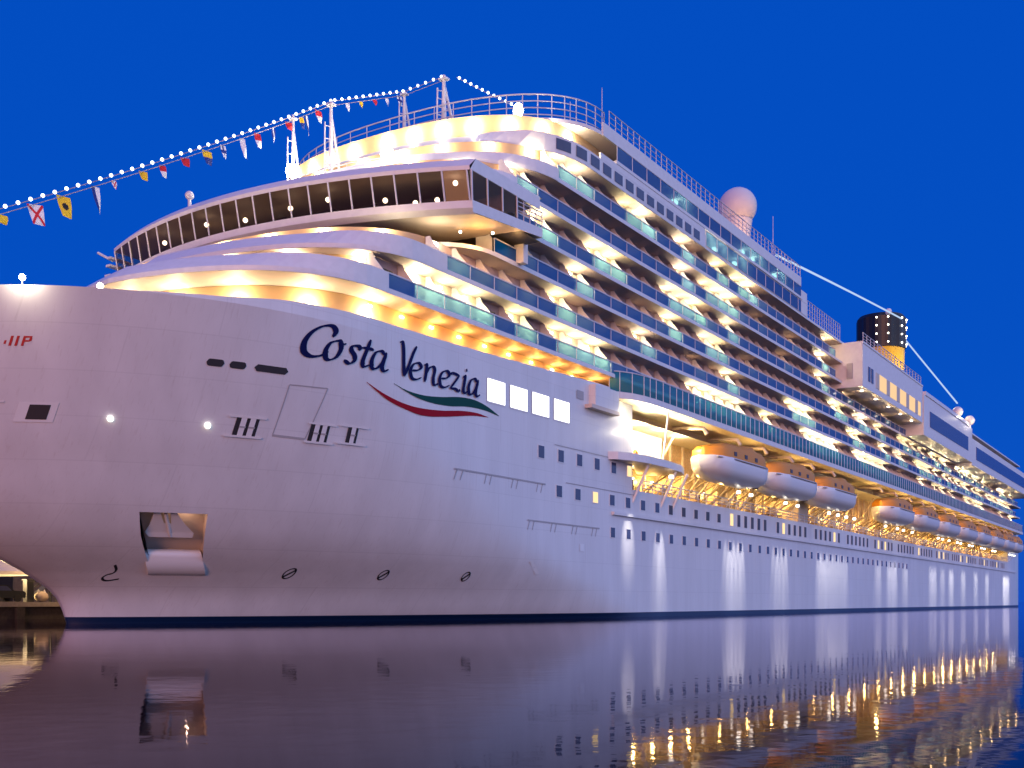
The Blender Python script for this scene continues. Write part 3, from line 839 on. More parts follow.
# ------------------------------------------------------------------ bridge
def bridge_front(y): return 14.4 + 5.0 * (abs(y) / 21.2) ** 2.0
def bridge():
    ys = [-21.2 + 38.6 * k / 44 for k in range(45)]
    zb, zs_, zw, zr = 30.65, 31.55, 33.7, 34.75
    XB = 29.6
    def ring(dx, z, dy=0): return [(bridge_front(y) + dx, y * (1 + dy), z) for y in ys]
    m = MB()
    # lower fascia, roof fascia, floor, roof, aft walls
    m.grid([list(reversed(ring(.55, zb))), list(reversed(ring(.12, zb + .35))), list(reversed(ring(.1, zs_)))], 'white_paint', False)
    m.grid([list(reversed(ring(-.32, zw))), list(reversed(ring(-.36, zw + .3))), list(reversed(ring(.45, zr)))], 'white_paint', False)
    m.grid([ring(.55, zb), [(XB, y, zb + .9) for y in ys]], 'soffit', False)
    fl = ring(.3, zs_ - .3); m.face(fl + [(XB, 17.3, zs_ - .3), (XB, -21.0, zs_ - .3)], 'dark_recess')
    rf = ring(.45, zr); m.face(rf + [(XB, 17.4, zr), (XB, -21.2, zr)], 'white_paint')
    rf = ring(-.3, zw + .02); m.face(list(reversed(rf)) + [(XB - 1, -21.0, zw + .02), (XB - 1, 17.3, zw + .02)], 'balcony_soffit')
    for s, e, xs in ((-1, 21.2, 0), (1, 17.4, -1.65)):
        q = [(19.5 + xs, s * e, zb), (XB, s * e, zb + .9), (XB, s * e, zs_ + .75), (19.4 + xs, s * e, zs_)]
        m.face(q, 'white_paint')
        q = [(19.05 + xs, s * e * 1.002, zw), (XB - .5, s * e * 1.002, zw), (XB - .5, s * e * 1.002, zr), (19.85 + xs, s * e, zr)]
        m.face(q, 'white_paint')
    m.face([(24.5, -20.5, zs_), (24.5, 17.0, zs_), (24.5, 17.0, zw), (24.5, -20.5, zw)], 'cabin_wall')
    b = m.build('bridge', ship)
    # raked windows and their mullions
    n = 22
    yw = [-21.0 + 38.2 * k / n for k in range(n + 1)]
    for a, c in zip(yw, yw[1:]):
        g = MB(); g.face([(bridge_front(a) + .12, a, zs_), (bridge_front(a) - .3, a, zw), (bridge_front(c) - .3, c, zw), (bridge_front(c) + .12, c, zs_)], 'bridge_glass')
        g.build('window', b)
    for y in yw:
        g = MB(); x = bridge_front(y)
        g.tube([(x + .08, y, zs_), (x - .36, y, zw)], .085, 'steel_pale', 4); g.build('mullion', b)
    for s in (-1,):
        for k in range(4):
            x0 = 19.5 + k * 2.1
            if k < 3:
                g = MB(); g.face([(x0, s * 21.1, zs_ + k * .25), (x0 + 2.1, s * 21.1, zs_ + (k + 1) * .25), (x0 + 1.75, s * 21.3, zw), (x0 - .35, s * 21.3, zw)], 'bridge_glass'); g.build('window', b)
            g = MB(); g.tube([(x0, s * 21.12, zs_ + k * .2), (x0 - .38, s * 21.32, zw)], .09, 'steel_pale', 4); g.build('mullion', b)
    # wing-end rail and post down to the deck below
    g = MB()
    for k in range(3): g.tube([(25.8, -21.15, 32.7 + k * .35), (29.6, -21.15, 32.9 + k * .35)], .05, 'steel_pale', 4)
    for k in range(5): g.tube([(25.8 + k * .95, -21.15, 32.0), (25.8 + k * .95, -21.15, 33.7)], .05, 'steel_pale', 4)
    g.build('wing_rail', b)
    g = MB(); g.box(29.2, 29.9, -19.6, -18.7, 29.7, 32.6, 'white_paint'); g.build('wing_post', b)
    # ceiling lamps inside
    for y, z in ((-19.5, 33.2), (-18.2, 32.0), (-14.3, 32.3), (-9.6, 32.9), (-6.2, 32.7), (-1.6, 32.5), (3.0, 33.0), (9.2, 32.8), (-16.6, 31.9)):
        g = MB(); x = bridge_front(y) + 1.0; g.ball((x, y, z), .2, 'lamp_small', 8, 6); g.build('ceiling_lamp', b)
    for y in (-12, -8, -4, 0, 4, 8, 12): point(b, (bridge_front(y) + 2.4, y, 31.95), 85, (1, .74, .42), .3, 'bridge_light')
    # consoles
    g = MB()
    for k in range(8):
        y = -17 + k * 4.2; x = bridge_front(y) + 1.6
        g.box(x, x + .9, y - 1.2, y + 1.2, zs_ - .29, zs_ + .75, 'dark_metal')
    g.build('console', b)
    # underside lamps
    for x, y in ((24, -20.0), (22.4, -18.0)):
        g = MB(); g.ball((x, y, zb - .08), .12, 'lamp_small', 8, 6); g.build('soffit_lamp', b)
    point(b, (23.0, -19.4, 29.6), 260, (1, .50, .13), .2, 'soffit_light'); point(b, (27.2, -20.3, 30.6), 90, (1, .55, .2), .2, 'soffit_light')  # second light added to lift the dark soffit aft of the wing
    # searchlights and antennas on the roof, wing-end gear
    g = MB(); g.tube([(15.6, 5.2, zr), (15.6, 5.2, zr + .9)], .14, 'dome_white', 8); g.ball((15.6, 5.2, zr + 1.15), .38, 'dome_white', 10, 8); g.build('searchlight', b)
    g = MB()
    for dz in (0, .9, 1.6): g.box(17.0, 19.4, 17.4, 18.2 - .2 * dz, 31.4 + dz, 31.6 + dz, 'steel_pale')
    g.tube([(17.6, 17.8, 33.0), (17.2, 19.4, 33.9)], .13, 'steel_pale', 6); g.build('wing_gear', b)
bridge()

# ------------------------------------------------------------------ lamps along the open front decks
def front_lamps():
    specs = [  # outline of the wall, z of lamp, power, colour, spacing, y limit aft
        (3.0, 11, 16.6, 22.0, 430, (1, .82, .48), 4.4, 17.0), (WALLF[0], 9, 17.1, 25.95, 220, (1, .82, .52), 4.6, 17.2),
        (WALLF[1], 9, 17.1, 29.1, 220, (1, .82, .52), 4.4, 17.0),
        (WALLF[4], 9, 17.1, 38.45, 230, (1, .82, .52), 3.9, 17.2), (WALLF[5], 9, 17.1, 41.5, 230, (1, .82, .52), 3.9, 17.2),
        (33.0, 10, 17.0, 44.9, 330, (1, .88, .66), 3.0, 17.0)]
    for xf, a, h, z, pw, colr, sp, ylim in specs:
        pl = halfline(xf, a, h, xf + a + 1.0, n=60); acc = sp * .4
        both = []
        for (p, q) in zip(pl, pl[1:]):
            d = math.dist(p, q); acc += d
            if acc >= sp:
                acc = 0; t = Vector((q[0] - p[0], q[1] - p[1])).normalized(); nrm = Vector((-t.y, t.x)) * -1
                both.append((q[0], q[1], nrm))
        for sgn in (-1, 1):
            for x, y, nrm in both:
                yy = y if sgn < 0 else -y
                if sgn > 0 and yy > 13: continue
                nx, ny = (nrm.x, nrm.y) if sgn < 0 else (nrm.x, -nrm.y)
                if nx > 0: nx, ny = -nx, -ny
                if z < 23 and yy > -4.6: x = x + .25 * (yy + 4.6)
                g = MB(); g.ball((x + nx * .2, yy + ny * .2, z), .17, 'lamp_warm', 8, 6); g.build('deck_lamp', ship)
                point(ship, (x + nx * .5, yy + ny * .5, z), pw * 1.1, colr, .12, 'deck_light')
    # amber lamps in the long slot above the hull
    for k in range(10):
        x = 13 + k * 3.7
        g = MB(); g.box(x - .2, x + .2, -16.72, -16.62, 22.75, 22.9, 'lamp_small'); g.build('deck_lamp', ship)
        point(ship, (x, -17.3, 22.6), 170, (1, .46, .10), .15, 'deck_light')
    # foredeck lamps and two mast floodlights
    for x, y, z, p in ((-8.9, -8.4, 20.75, 60), (-5.6, -11.2, 20.6, 50)):
        g = MB(); g.ball((x, y, z), .19, 'lamp_white', 10, 8); g.tube([(x, y, 20.0), (x, y, z)], .05, 'steel_pale', 6); g.build('foredeck_lamp', ship)
        point(ship, (x - .7, y - .9, z), p * 6, (1, .86, .66), .1, 'foredeck_light')
fl_specs = None
front_lamps()

def mast(x, y, z0, z1, w, name='light_mast'):
    m = MB()
    m.tube([(x, y, z0), (x, y, z1)], w, 'steel_pale', 8, w * .55)
    m.tube([(x + w * 4, y - w * 2, z0), (x + w * .5, y, z0 + (z1 - z0) * .8)], w * .5, 'steel_pale', 6)
    m.tube([(x - w * 2.5, y + w * 1.2, z0), (x - w * 2.3, y + w, z0 + (z1 - z0) * .75)], w * .3, 'steel_pale', 6)
    for k in range(5):
        zz = z0 + (z1 - z0) * (.15 + .14 * k)
        m.tube([(x - w * 2.4, y + w, zz), (x + w * (2.8 - .5 * k), y - w, zz)], w * .18, 'steel_pale', 4)
    m.box(x - w * 1.2, x + w * 1.2, y - w * 1.6, y + w * 1.6, z1 - .45, z1 - .3, 'steel_pale')
    return m.build(name, ship)
MASTS = [(22.6, 0, 36, 44.1, .2), (27.5, 0, 39, 47.2, .24), (37.0, -1.0, 46.2, 51.6, .22), (36.7, -6.0, 46.2, 51.7, .28)]
for a in MASTS: mast(*a)
for x, y, z, p in ((22.0, -.5, 38.9, 650), (25.7, -8.0, 40.0, 420)):
    g = MB(); g.ball((x, y, z), .58, 'lamp_white', 14, 10); g.tube([(x + .4, y, z - 2.5), (x + .3, y, z)], .08, 'steel_pale', 6); g.build('floodlight', ship)
    point(ship, (x - 1.0, y - .8, z + .3), p, (1, .9, .74), .4, 'flood_light')

# ------------------------------------------------------------------ top gear
m = MB()
for k in range(3): pass
m.ball((103, -10, 58.4), 2.75, 'dome_white', 24, 16, 1.0)
rd = m.build('radome', ship)
m = MB(); m.tube([(103, -10, 46.2), (103, -10, 53.2), (103, -10, 56.4)], 1.2, 'dome_white', 16, 2.1); m.build('radome_pedestal', rd)
point(rd, (98.5, -14.5, 51.5), 900, (1, .52, .2), .3, 'radome_light')
for x, y, z0, z1 in ((57.5, -12, 46.2, 57.2), (112.4, -12, 50, 59.5), (50.5, -12, 46.2, 53)):
    m = MB(); m.tube([(x, y, z0), (x, y, z1)], .08, 'steel_pale', 6, .04); m.build('whip_antenna', ship)
m = MB(); m.box(96, 118, -13.5, 6, 46.2, 50.0, 'white_paint'); m.box(98, 114, -13.6, -13.5, 47.6, 49.2, 'window_glass'); m.build('top_deckhouse', ship)

def funnel():
    m = MB(); cx, cy, r = 224.5, 0.0, 5.4
    ang = [2 * math.pi * k / 48 for k in range(48)]
    def ringz(z, rr, flu=0): return [(cx + (rr + flu * (k % 4 < 2)) * math.cos(a), cy + (rr + flu * (k % 4 < 2)) * math.sin(a), z) for k, a in enumerate(ang)]
    m.grid([ringz(42.2, r * .96), ringz(62.2, r)], 'funnel_yellow', True, True)
    f = m.build('funnel', ship)
    m = MB(); m.grid([ringz(62.2, r + .02), ringz(62.3, r + .15, .2), ringz(69.6, r + .15, .2), ringz(70.4, r - .3)], 'funnel_black', False, True)
    m.face(ringz(70.4, r - .3), 'funnel_black'); b = m.build('funnel_cap', f)
    m = MB(); m.tube([(cx - 1, -2, 70.4), (cx - 1, -2, 71.2)], .8, 'funnel_black', 12); m.tube([(cx + 2, -1, 70.4), (cx + 2, -1, 71.2)], .7, 'funnel_black', 12); m.build('exhaust_pipe', f)
    for a in (-176, -150, -112, -84, -62, -35):
        for z in (63.2, 65.2, 67.2, 69.1):
            g = MB(); g.ball((cx + (r + .45) * math.cos(R(a)), cy + (r + .45) * math.sin(R(a)), z), .2, 'lamp_small', 8, 6); g.build('funnel_lamp', f)
    point(f, (cx - 5, -12, 52), 6500, (1, .82, .5), .3, 'funnel_light')
funnel()

def aft_block():
    m = MB()
    m.box(124.4, 166, -22.1, 22.1, 34.9, 41.6, 'white_paint'); m.box(124.4, 166, -22.2, 22.2, 41.6, 41.9, 'white_paint')
    b = m.build('aft_lounge', ship)
    m = MB(); m.box(124.2, 124.39, -20.6, -19.7, 36.2, 38.6, 'seam'); m.build('louvre', b)
    for x in (127.6, 129.4):
        g = MB(); g.box(x, x + 1.3, -22.16, -22.09, 36.2, 38.5, 'window_glass'); g.build('window', b)
    for k in range(14):
        x = 132.3 + k * 2.3
        g = MB(); g.box(x, x + 2.1, -22.16, -22.09, 35.9, 38.4, 'window_dim' if k % 3 else 'curtain'); g.build('window', b)
    m = MB()
    m.box(166.8, 216, -22.15, 22.1, 32.8, 40.4, 'white_paint'); m.box(216, 311, -22.1, 22.1, 32.3, 38.3, 'white_paint'); m.box(168, 212, -22.3, -21.5, 40.4, 41.1, 'boat_white')
    c = m.build('aft_deckhouse', ship)
    g = MB(); g.box(172, 211, -22.21, -22.12, 34.9, 37.9, 'window_glass'); g.build('window_strip', c)
    g = MB(); g.box(221, 306, -22.17, -22.08, 34.0, 36.9, 'window_glass'); g.build('window_strip', c)
    for x in (211, 225):
        g = MB(); g.tube([(x, -20, 38.3), (x, -20, 42.6)], .6, 'boat_white', 10, .3); g.ball((x, -20, 43.7), 1.15, 'dome_white', 14, 10); g.build('satellite_dome', ship)
        point(ship, (x - 1.5, -23.2, 42.2), 420, (1, .85, .6), .2, 'dome_light')
    for k in range(5):
        x = 128 + k * 8.5
        g = MB(); g.box(x - .2, x + .2, -21.2, -20.8, 34.78, 34.88, 'lamp_small'); g.build('soffit_lamp', b)
        point(ship, (x, -21.0, 34.0), 45, (1, .55, .2), .15, 'soffit_light')
    for k in range(9):
        x = 178 + k * 14
        point(ship, (x, -21.0, 31.7), 35, (1, .62, .25), .15, 'soffit_light')
    railing('railing', [(125, -22, 41.9), (165, -22, 41.9)], 1.4, .06, 2.2, 3)
    screen('wind_screen', [(140, -19.5, 41.95), (166, -19.5, 41.95)], 2.2, 'balcony_glass', 2.4)
aft_block()

# ------------------------------------------------------------------ boat deck: lamps, davits, platform, struts
def boat_deck():
    m = MB()
    plat = [(46.2, -18.55), (46.8, -19.4), (48.6, -20.1), (51, -20.5), (55, -20.6), (60, -20.2), (63, -19.2), (63.6, -18.2), (60, -15), (52, -18.5)]
    m.prism(plat, 15.3, 16.05, 'white_paint', True, True, False, 'deck_paint', 'soffit'); m.build('boarding_platform', ship)
    for x in (52.3, 59, 62):
        m = MB(); m.tube([(x, -20.0, 15.3), (x - .6, -18.5, 11.5)], .16, 'boat_white', 6); m.build('platform_strut', ship)
    m = MB(); m.tube([(55.5, -20.1, 16.05), (57.5, -19.8, 21.3)], .1, 'steel_pale', 6); m.build('platform_strut', ship)
    m = MB(); m.box(54.5, 66, -15.2, -14.25, 16.06, 21.2, 'white_paint'); m.build('platform_house', ship)
    # lifebuoy on the wall
    m = MB(); c = Vector((59.0, -15.3, 17.4)); ring = []
    m2 = [(c + Vector((math.cos(a) * .42, 0, math.sin(a) * .42))) for a in [2 * math.pi * k / 16 for k in range(17)]]
    m.tube(m2, .12, 'canopy_orange', 6, caps=False); m.build('lifebuoy', ship)
    # amber lamps on the recess ceiling
    k = 0; x = 55.0
    while x < 290:
        near = x < 66
        g = MB(); g.box(x - .3, x + .3, -16.2, -15.8, 21.1, 21.26, 'lamp_warm'); g.build('boat_deck_lamp', ship)
        point(ship, (x, -16.2 if not near else -18.0, 20.2 if not near else 19.0), (1100 if near else 2600), (1, .84, .5) if near else (1, .62, .16), .2, 'boat_deck_light')
        g = MB(); g.box(x - .2, x + .2, -14.5, -14.25, 14.9, 15.1, 'lamp_small')
        g.build('boat_deck_lamp', ship)
        point(ship, (x + 3, -15.4, 14.9), 520, (1, .60, .16), .2, 'boat_deck_light')
        x += 5.0 if near else 9.7
    point(ship, (55, -18.8, 19.4), 900, (1, .9, .68), .2, 'boat_deck_light')
    # rail along the open side
    railing('railing', [(54, -18.5, 12.8), (290, -18.5, 12.8)], 1.15, .05, 2.4, 3)
    # gangway braces, winches and doors along the wall: clutter under the boats
    rq = random.Random(3)
    x = 60
    n = 0
    while x < 288:
        g = MB(); w = 1.5 + rq.random() * 1.5
        g.tube([(x, -14.6, 12.85), (x + w, -18.2, 15.6)], .11, 'ochre_wall', 5)
        g.tube([(x + w, -14.6, 12.85), (x + .2, -18.2, 15.6)], .11, 'cream_wall', 5); g.build('boat_cradle_brace', ship)
        if n % 2 == 0:
            g = MB(); g.box(x + .4, x + 1.4, -14.34, -14.2, 12.9, 15.0, 'window_brown'); g.build('boat_deck_door', ship)
        if n % 3 == 1:
            g = MB(); g.box(x, x + 1.1, -16.6, -15.6, 12.82, 13.7, 'ochre_wall'); g.tube([(x + .1, -16.1, 14.0), (x + 1.0, -16.1, 14.0)], .45, 'soffit', 8); g.build('winch', ship)
        x += 3.1; n += 1
    # solid block between the third and fourth boat
    g = MB(); g.box(104.5, 109, -18.4, -14.25, 12.82, 15.9, 'cream_wall'); g.build('embarkation_house', ship)
BOATS = [62.7, 82.0, 101.3, 139.2, 160.6, 181.5, 202.0, 220.8, 239.9, 257.5, 273.0]
boat_deck()
for x in BOATS:
    for e in (3.0, 13.2):
        m = MB()
        m.tube([(x + e, -14.6, 20.9), (x + e, -17.6, 21.0), (x + e, -20.3, 20.7), (x + e, -20.7, 20.0)], .24, 'cream_wall', 6)
        m.tube([(x + e, -14.5, 16.5), (x + e, -17.0, 20.6)], .16, 'cream_wall', 6)
        m.build('davit', ship)
    point(ship, (x - .7, -20.6, 18.6), 380, (1, .70, .22), .2, 'boat_fill')  # added light without a fixture, yellows the front of each boat
# white downlights that wash the lower hull
WASH = [(57.2, 58.4, 1.0), (76.5, 82, 1.0), (93.5, 98.5, .8), (113, 128, 1.05), (146, 149, .6), (154.5, 160.5, 1.0), (166, 169, .7), (189, 195, 1.0), (200, 203, .7), (209, 213, 1.1), (223, 227, .9), (239, 243, .9), (255, 259, .9), (283, 293, 2.2)]
for xa, xb, p in WASH:
    n = max(1, round((xb - xa) / 1.5))
    for k in range(n + 1):
        x = xa + (xb - xa) * k / max(1, n); zl = 14.4
        if k % 3 == 0:
            g = MB(); g.box(x - .18, x + .18, -20.45, -20.1, zl, zl + .3, 'lamp_small'); g.tube([(x, -20.25, zl + .3), (x, -18.6, 12.75)], .06, 'steel_pale', 5); g.build('hull_downlight', ship)
        spot(ship, (x, -20.3, zl - .05), (0, .168, -1), p * 6200 * (.7 + .6 * ((k * 7919) % 10) / 10), R(8.6), (1, .95, .93), 1.0, 'hull_spot')
# light patch on the forward plating
spot(ship, (50.5, -22.4, 15.0), (0.0, .40, -.78), 4200, R(12), (1, .93, .85), 1.0, 'platform_spot')
point(ship, (49.2, -20.0, 20.2), 150, (1, .88, .62), .2, 'boat_deck_light'); point(ship, (51.0, -20.1, 18.6), 190, (1, .88, .62), .2, 'boat_deck_light')

# ------------------------------------------------------------------ lifeboats
def make_lifeboat():
    t = empty('lifeboat', (0, 0, 0), SHIP_ROT)
    L, hw = 17.0, 2.3
    secs = 18; rows = []
    for i in range(secs + 1):
        u = i / secs; x = L * u
        e = min(1, (u / .26)) ; f = (1 - (1 - e) ** 2.2) ** .6
        e2 = min(1, (1 - u) / .16); f *= (1 - (1 - e2) ** 2.4) ** .5
        rise = .95 * (1 - min(1, u / .3)) ** 2 + .6 * (1 - min(1, (1 - u) / .2)) ** 2
        prof = [(0, .0 + rise), (.45, .06 + rise * .95), (.82, .45 + rise * .75), (.97, 1.1 + rise * .4), (1.0, 1.9), (1.02, 2.35), (.94, 2.5)]
        xo = -.5 * (1 - min(1, u / .25))
        r = [(x + xo * (1 if z > 1.2 else .1), -hw * f * a, z) for a, z in reversed(prof)] + [(x + xo * (1 if z > 1.2 else .1), hw * f * a, z) for a, z in prof[1:]]
        rows.append(r)
    m = MB(); m.grid(rows, 'boat_white', True); m.face([r[0] for r in rows] + [r[-1] for r in reversed(rows)], 'boat_white')
    m.build('boat_hull', t)
    rows = []
    for i in range(15):
        u = i / 14; x = .6 + (L - 1.3) * u
        f = (1 - (1 - min(1, u / .16)) ** 2) ** .5 * (1 - (1 - min(1, (1 - u) / .12)) ** 2) ** .5
        h = 1.05 + .75 * min(1, u / .22) * min(1, (1 - u) / .1 + .4)
        if .55 < u < .72: h += .35
        w = hw * .93 * max(.08, f)
        rows.append([(x, -w, 2.46), (x, -w * .98, 2.46 + h * .55), (x, -w * .72, 2.46 + h * .93), (x, 0, 2.46 + h), (x, w * .72, 2.46 + h * .93), (x, w * .98, 2.46 + h * .55), (x, w, 2.46)])
    m = MB(); m.grid(rows, 'canopy_orange', True); m.face(list(reversed(rows[0])), 'canopy_orange'); m.face(rows[-1], 'canopy_orange')
    c = m.build('canopy', t)
    for k in range(3):
        g = MB(); x = 4.4 + k * 3.3
        g.box(x, x + .8, -hw * .93 - .03, -hw * .93 + .05, 2.75, 3.2, 'window_brown'); g.build('canopy_window', c)
    m = MB(); m.tube([(0.6, -hw * .72, 2.3), (4.5, -hw * 1.03, 2.3), (8, -hw * 1.04, 2.3), (14.5, -hw * 1.03, 2.3)], .09, 'seam', 5); m.build('fender_rail', t)
    m = MB(); m.box(L - .3, L + .3, -.25, .25, .2, 1.2, 'dark_metal'); m.build('rudder', t)
    return t
proto = make_lifeboat()
ordl = ['first', 'second', 'third', 'fourth', 'fifth', 'sixth', 'seventh', 'eighth', 'ninth', 'tenth']
lbl = ['orange topped white lifeboat next to the boarding platform, nearest the bow',
       'orange topped white lifeboat between the one by the platform and the one before the gap',
       'orange topped white lifeboat just forward of the wide gap in the row',
       'orange topped white lifeboat just aft of the wide gap in the row',
       'orange topped white lifeboat, second one aft of the wide gap in the row',
       'orange topped white lifeboat, third one aft of the wide gap in the row',
       'small-looking lifeboat, sixth from the stern end of the row', 'small-looking lifeboat, fourth from the stern end of the row',
       'small-looking lifeboat, third from the stern end of the row', 'small-looking lifeboat, second from the stern end of the row', 'aftmost small-looking lifeboat at the stern end of the row']
lbl[6] = 'small-looking lifeboat, fifth from the stern end of the row'
for i, x in enumerate(BOATS):
    o = proto if i == 0 else copy_obj(proto, None)
    o.location = W(x + 1.2, -20.75, 15.05)
    tag(o, lbl[i], 'lifeboat', 'lifeboats hanging under the promenade deck')

# ------------------------------------------------------------------ dressing lines: lights and signal flags
def flag_mesh(kind, w, h, sway):
    """flag hanging from its top edge, local origin at the top middle; x along the line, z down"""
    m = MB(); nx, nz = 8, 12
    def P(s, t):
        ww = w * (1 - t * (.75 if kind == 'pennant' else .25))
        return (ww * (s - .5) + sway * h * t * .35, .09 * math.sin(t * 5 + s * 3) * (t + .2), -h * t)
    def colour(s, t):
        if kind == 'saltire': return 'flag_red' if abs(s - t) < .13 or abs(s - (1 - t)) < .13 else 'flag_white'
        if kind == 'disc': return 'flag_black' if (s - .5) ** 2 + ((t - .5) * 1.3) ** 2 < .055 else 'flag_yellow'
        if kind == 'pennant': return 'flag_white' if s > .45 else 'flag_blue'
        if kind == 'redwhite': return 'flag_red' if t < .5 else 'flag_white'
        if kind == 'yellow': return 'flag_yellow'
        if kind == 'blue': return 'flag_blue' if not (.35 < s < .65) else 'flag_white'
        if kind == 'red': return 'flag_red'
        if kind == 'yellowblue': return 'flag_yellow' if t < .5 else 'flag_blue'
        if kind == 'cross': return 'flag_blue' if abs(s - .5) < .14 or abs(t - .5) < .14 else 'flag_white'
        return 'flag_white'
    nx = nz = 22
    rows = [[P(j / nx, i / nz) for j in range(nx + 1)] for i in range(nz + 1)]
    m.grid(rows, 'flag_white', True, False, lambda i, j: colour((j + .5) / nx, (i + .5) / nz))
    return m

def line_thing(name, label, cat, pts, bulb_step, flags, bulb_mat='bulb_white', br=.135, rope=.03, bulbs=True):
    root = empty(name, W(*pts[0]), SHIP_ROT); tag(root, label, cat, None)
    o0 = Vector(pts[0]); P = [Vector(p) - o0 for p in pts]
    m = MB(); m.tube(P, rope, 'rope', 5)
    if flags: m.tube([p - Vector((0, 0, .36)) for p in P], rope, 'rope', 5)
    m.build('rope', root)
    if bulbs:
        bm = MB(); bm.ball((0, 0, 0), br, bulb_mat, 8, 6); bme = bm.mesh('bulb')
        acc = bulb_step * .5
        for a, b in zip(P, P[1:]):
            d = (b - a).length; s = bulb_step - acc
            while s <= d:
                c = bpy.data.objects.new('bulb', bme); COL.objects.link(c); c.parent = root; c.location = a.lerp(b, s / d) + Vector((0, 0, .08)); s += bulb_step
            acc = (acc + d) % bulb_step
    for s, kind, w, h in flags:
        # s is the ship x where the flag hangs
        for a, b in zip(P, P[1:]):
            xa, xb = a.x + o0.x, b.x + o0.x
            if min(xa, xb) <= s < max(xa, xb):
                q = a.lerp(b, (s - xa) / (xb - xa))
                q_ = .64 if s < 4 else .52; f = flag_mesh(kind, w * q_, h * q_, .6 if kind != 'blue' else .1).build('flag', root); f.location = q - Vector((0, 0, .38)); f.rotation_euler = (0, 0, R(-32 + (s * 37 % 30)))
    return root
flags = []
fk = [(-4.9, 'yellow', 1.5, .9), (-2.4, 'saltire', 1.6, 2.1), (-.2, 'disc', 1.6, 2.2), (2.4, 'pennant', 1.1, 2.9), (4.0, 'saltire', .8, 1.0), (6.6, 'yellow', 1.2, 1.2), (8.4, 'redwhite', 1.0, 1.7),
      (10.6, 'red', 1.3, 1.2), (12.8, 'yellowblue', 1.7, 2.0), (14.5, 'cross', 1.0, 1.9), (16.6, 'white', .9, 2.9), (18.3, 'redwhite', 1.2, 2.2), (20.2, 'blue', .7, 2.4), (22.0, 'red', 1.2, 1.2),
      (23.6, 'yellowblue', .8, 1.9), (24.2, 'pennant', .7, 3.2), (25.8, 'redwhite', 1.4, 1.9)]
def sag(a, b, n, s):
    a, b = Vector(a), Vector(b)
    return [a.lerp(b, k / n) - Vector((0, 0, s * 4 * (k / n) * (1 - k / n))) for k in range(n + 1)]
bow_line = sag((-11.6, 0, 23.9), (22.6, 0, 44.0), 14, .35) + sag((22.6, 0, 44.0), (27.5, 0, 47.15), 3, 0)[1:]
line_thing('signal_flag_line', 'long line of light bulbs and coloured signal flags rising from the bow to the masts', 'flag line', bow_line, 1.07, fk)
line_thing('signal_flag_line', 'short line of bulbs with small flags strung between the four masts above the bridge', 'flag line',
           [(27.5, 0, 47.15), (37.0, -1.0, 51.5), (36.7, -6.0, 51.6)], .98, [(29.5, 'white', .7, 1.3), (31.2, 'yellow', .7, 1.0), (33.0, 'red', 1.0, .9), (34.6, 'white', .7, 1.3), (36.3, 'cross', 1.3, 1.6)])
line_thing('light_string', 'white bulbs dropping from the tallest mast to the sky deck rail', 'light string', sag((36.8, -7.4, 51.2), (39.6, -12.4, 48.2), 5, .05), .62, [])
bm = MB(); bm.ball((39.7, -12.5, 47.9), .5, 'lamp_white', 10, 8, 1.4); bm.build('floodlight', ship)
def rope_light(label, pts):
    root = empty('rope_light', W(*pts[0]), SHIP_ROT); tag(root, label, 'light string')
    o0 = Vector(pts[0]); m = MB(); m.tube([Vector(p) - o0 for p in pts], .17, 'rope_light', 6); m.build('lit_cable', root)
rope_light('pale glowing cable running from the top deck up to the black funnel top', sag((113.5, -12, 54.0), (218, -6.3, 67.8), 6, -.15))
rope_light('pale glowing cable running down from the funnel to the aft satellite domes', sag((229.6, -2.5, 68.2), (211, -19.9, 45.6), 6, .03))
m = MB(); m.ball((204.5, -6.6, 66.4), .75, 'flag_white', 8, 6); m.build('cable_block', ship)
m = MB(); m.tube([(-11.6, 0, 19.9), (-11.6, 0, 24.2)], .12, 'steel_pale', 8, .07); m.build('jackstaff', ship)

# ------------------------------------------------------------------ on the quay
def local_thing(name, x, y, z, label, cat):
    return tag(empty(name, W(x, y, z), SHIP_ROT), label, cat)
def tent():
    t = local_thing('marquee_tent', 9.6, 27.5, 1.53, 'pale peaked marquee tent glowing warm on the quay beyond the bow', 'tent')
    w = 5.0; h = 2.75; pk = 7.5
    m = MB(); N = 6
    def rp(ax, ay, u):                       # roof sweeps up to the peak
        return (ax * (1 - u), ay * (1 - u), h + (pk - h) * u ** 1.45)
    corners = [(-w, -w), (w, -w), (w, w), (-w, w)]
    for i in range(4):
        a, b = corners[i], corners[(i + 1) % 4]
        rows = []
        for k in range(N + 1):
            u = k / N; p, q = rp(*a, u), rp(*b, u)
            rows.append([tuple(Vector(p).lerp(Vector(q), j / 6)) for j in range(7)])
        m.grid(rows, 'tent_fabric', False)
        m.face([(a[0], a[1], h - .3), (b[0], b[1], h - .3), (b[0], b[1], h), (a[0], a[1], h)], 'tent_fabric')
    m.build('tent_roof', t)
    for a in corners:
        m = MB(); m.tube([(a[0] * .98, a[1] * .98, 0), (a[0] * .98, a[1] * .98, h)], .08, 'dark_metal', 6); m.build('pole', t)
    m = MB(); m.face([(-w, w * .96, 0), (w, w * .96, 0), (w, w * .96, h - .3), (-w, w * .96, h - .3)], 'tent_fabric'); m.build('side_curtain', t)
    m = MB(); m.ball((0, 0, 2.7), .2, 'lamp_warm', 8, 6); m.build('lamp', t)
    point(t, (0, -3.5, 2.3), 2600, (1, .72, .34), .2, 'tent_light')
    point(t, (0, 0, 3.2), 500, (1, .8, .5), .2, 'tent_light')
    point(t, (4.5, -8, 4.2), 900, (1, .62, .28), .2, 'tent_light')
tent()
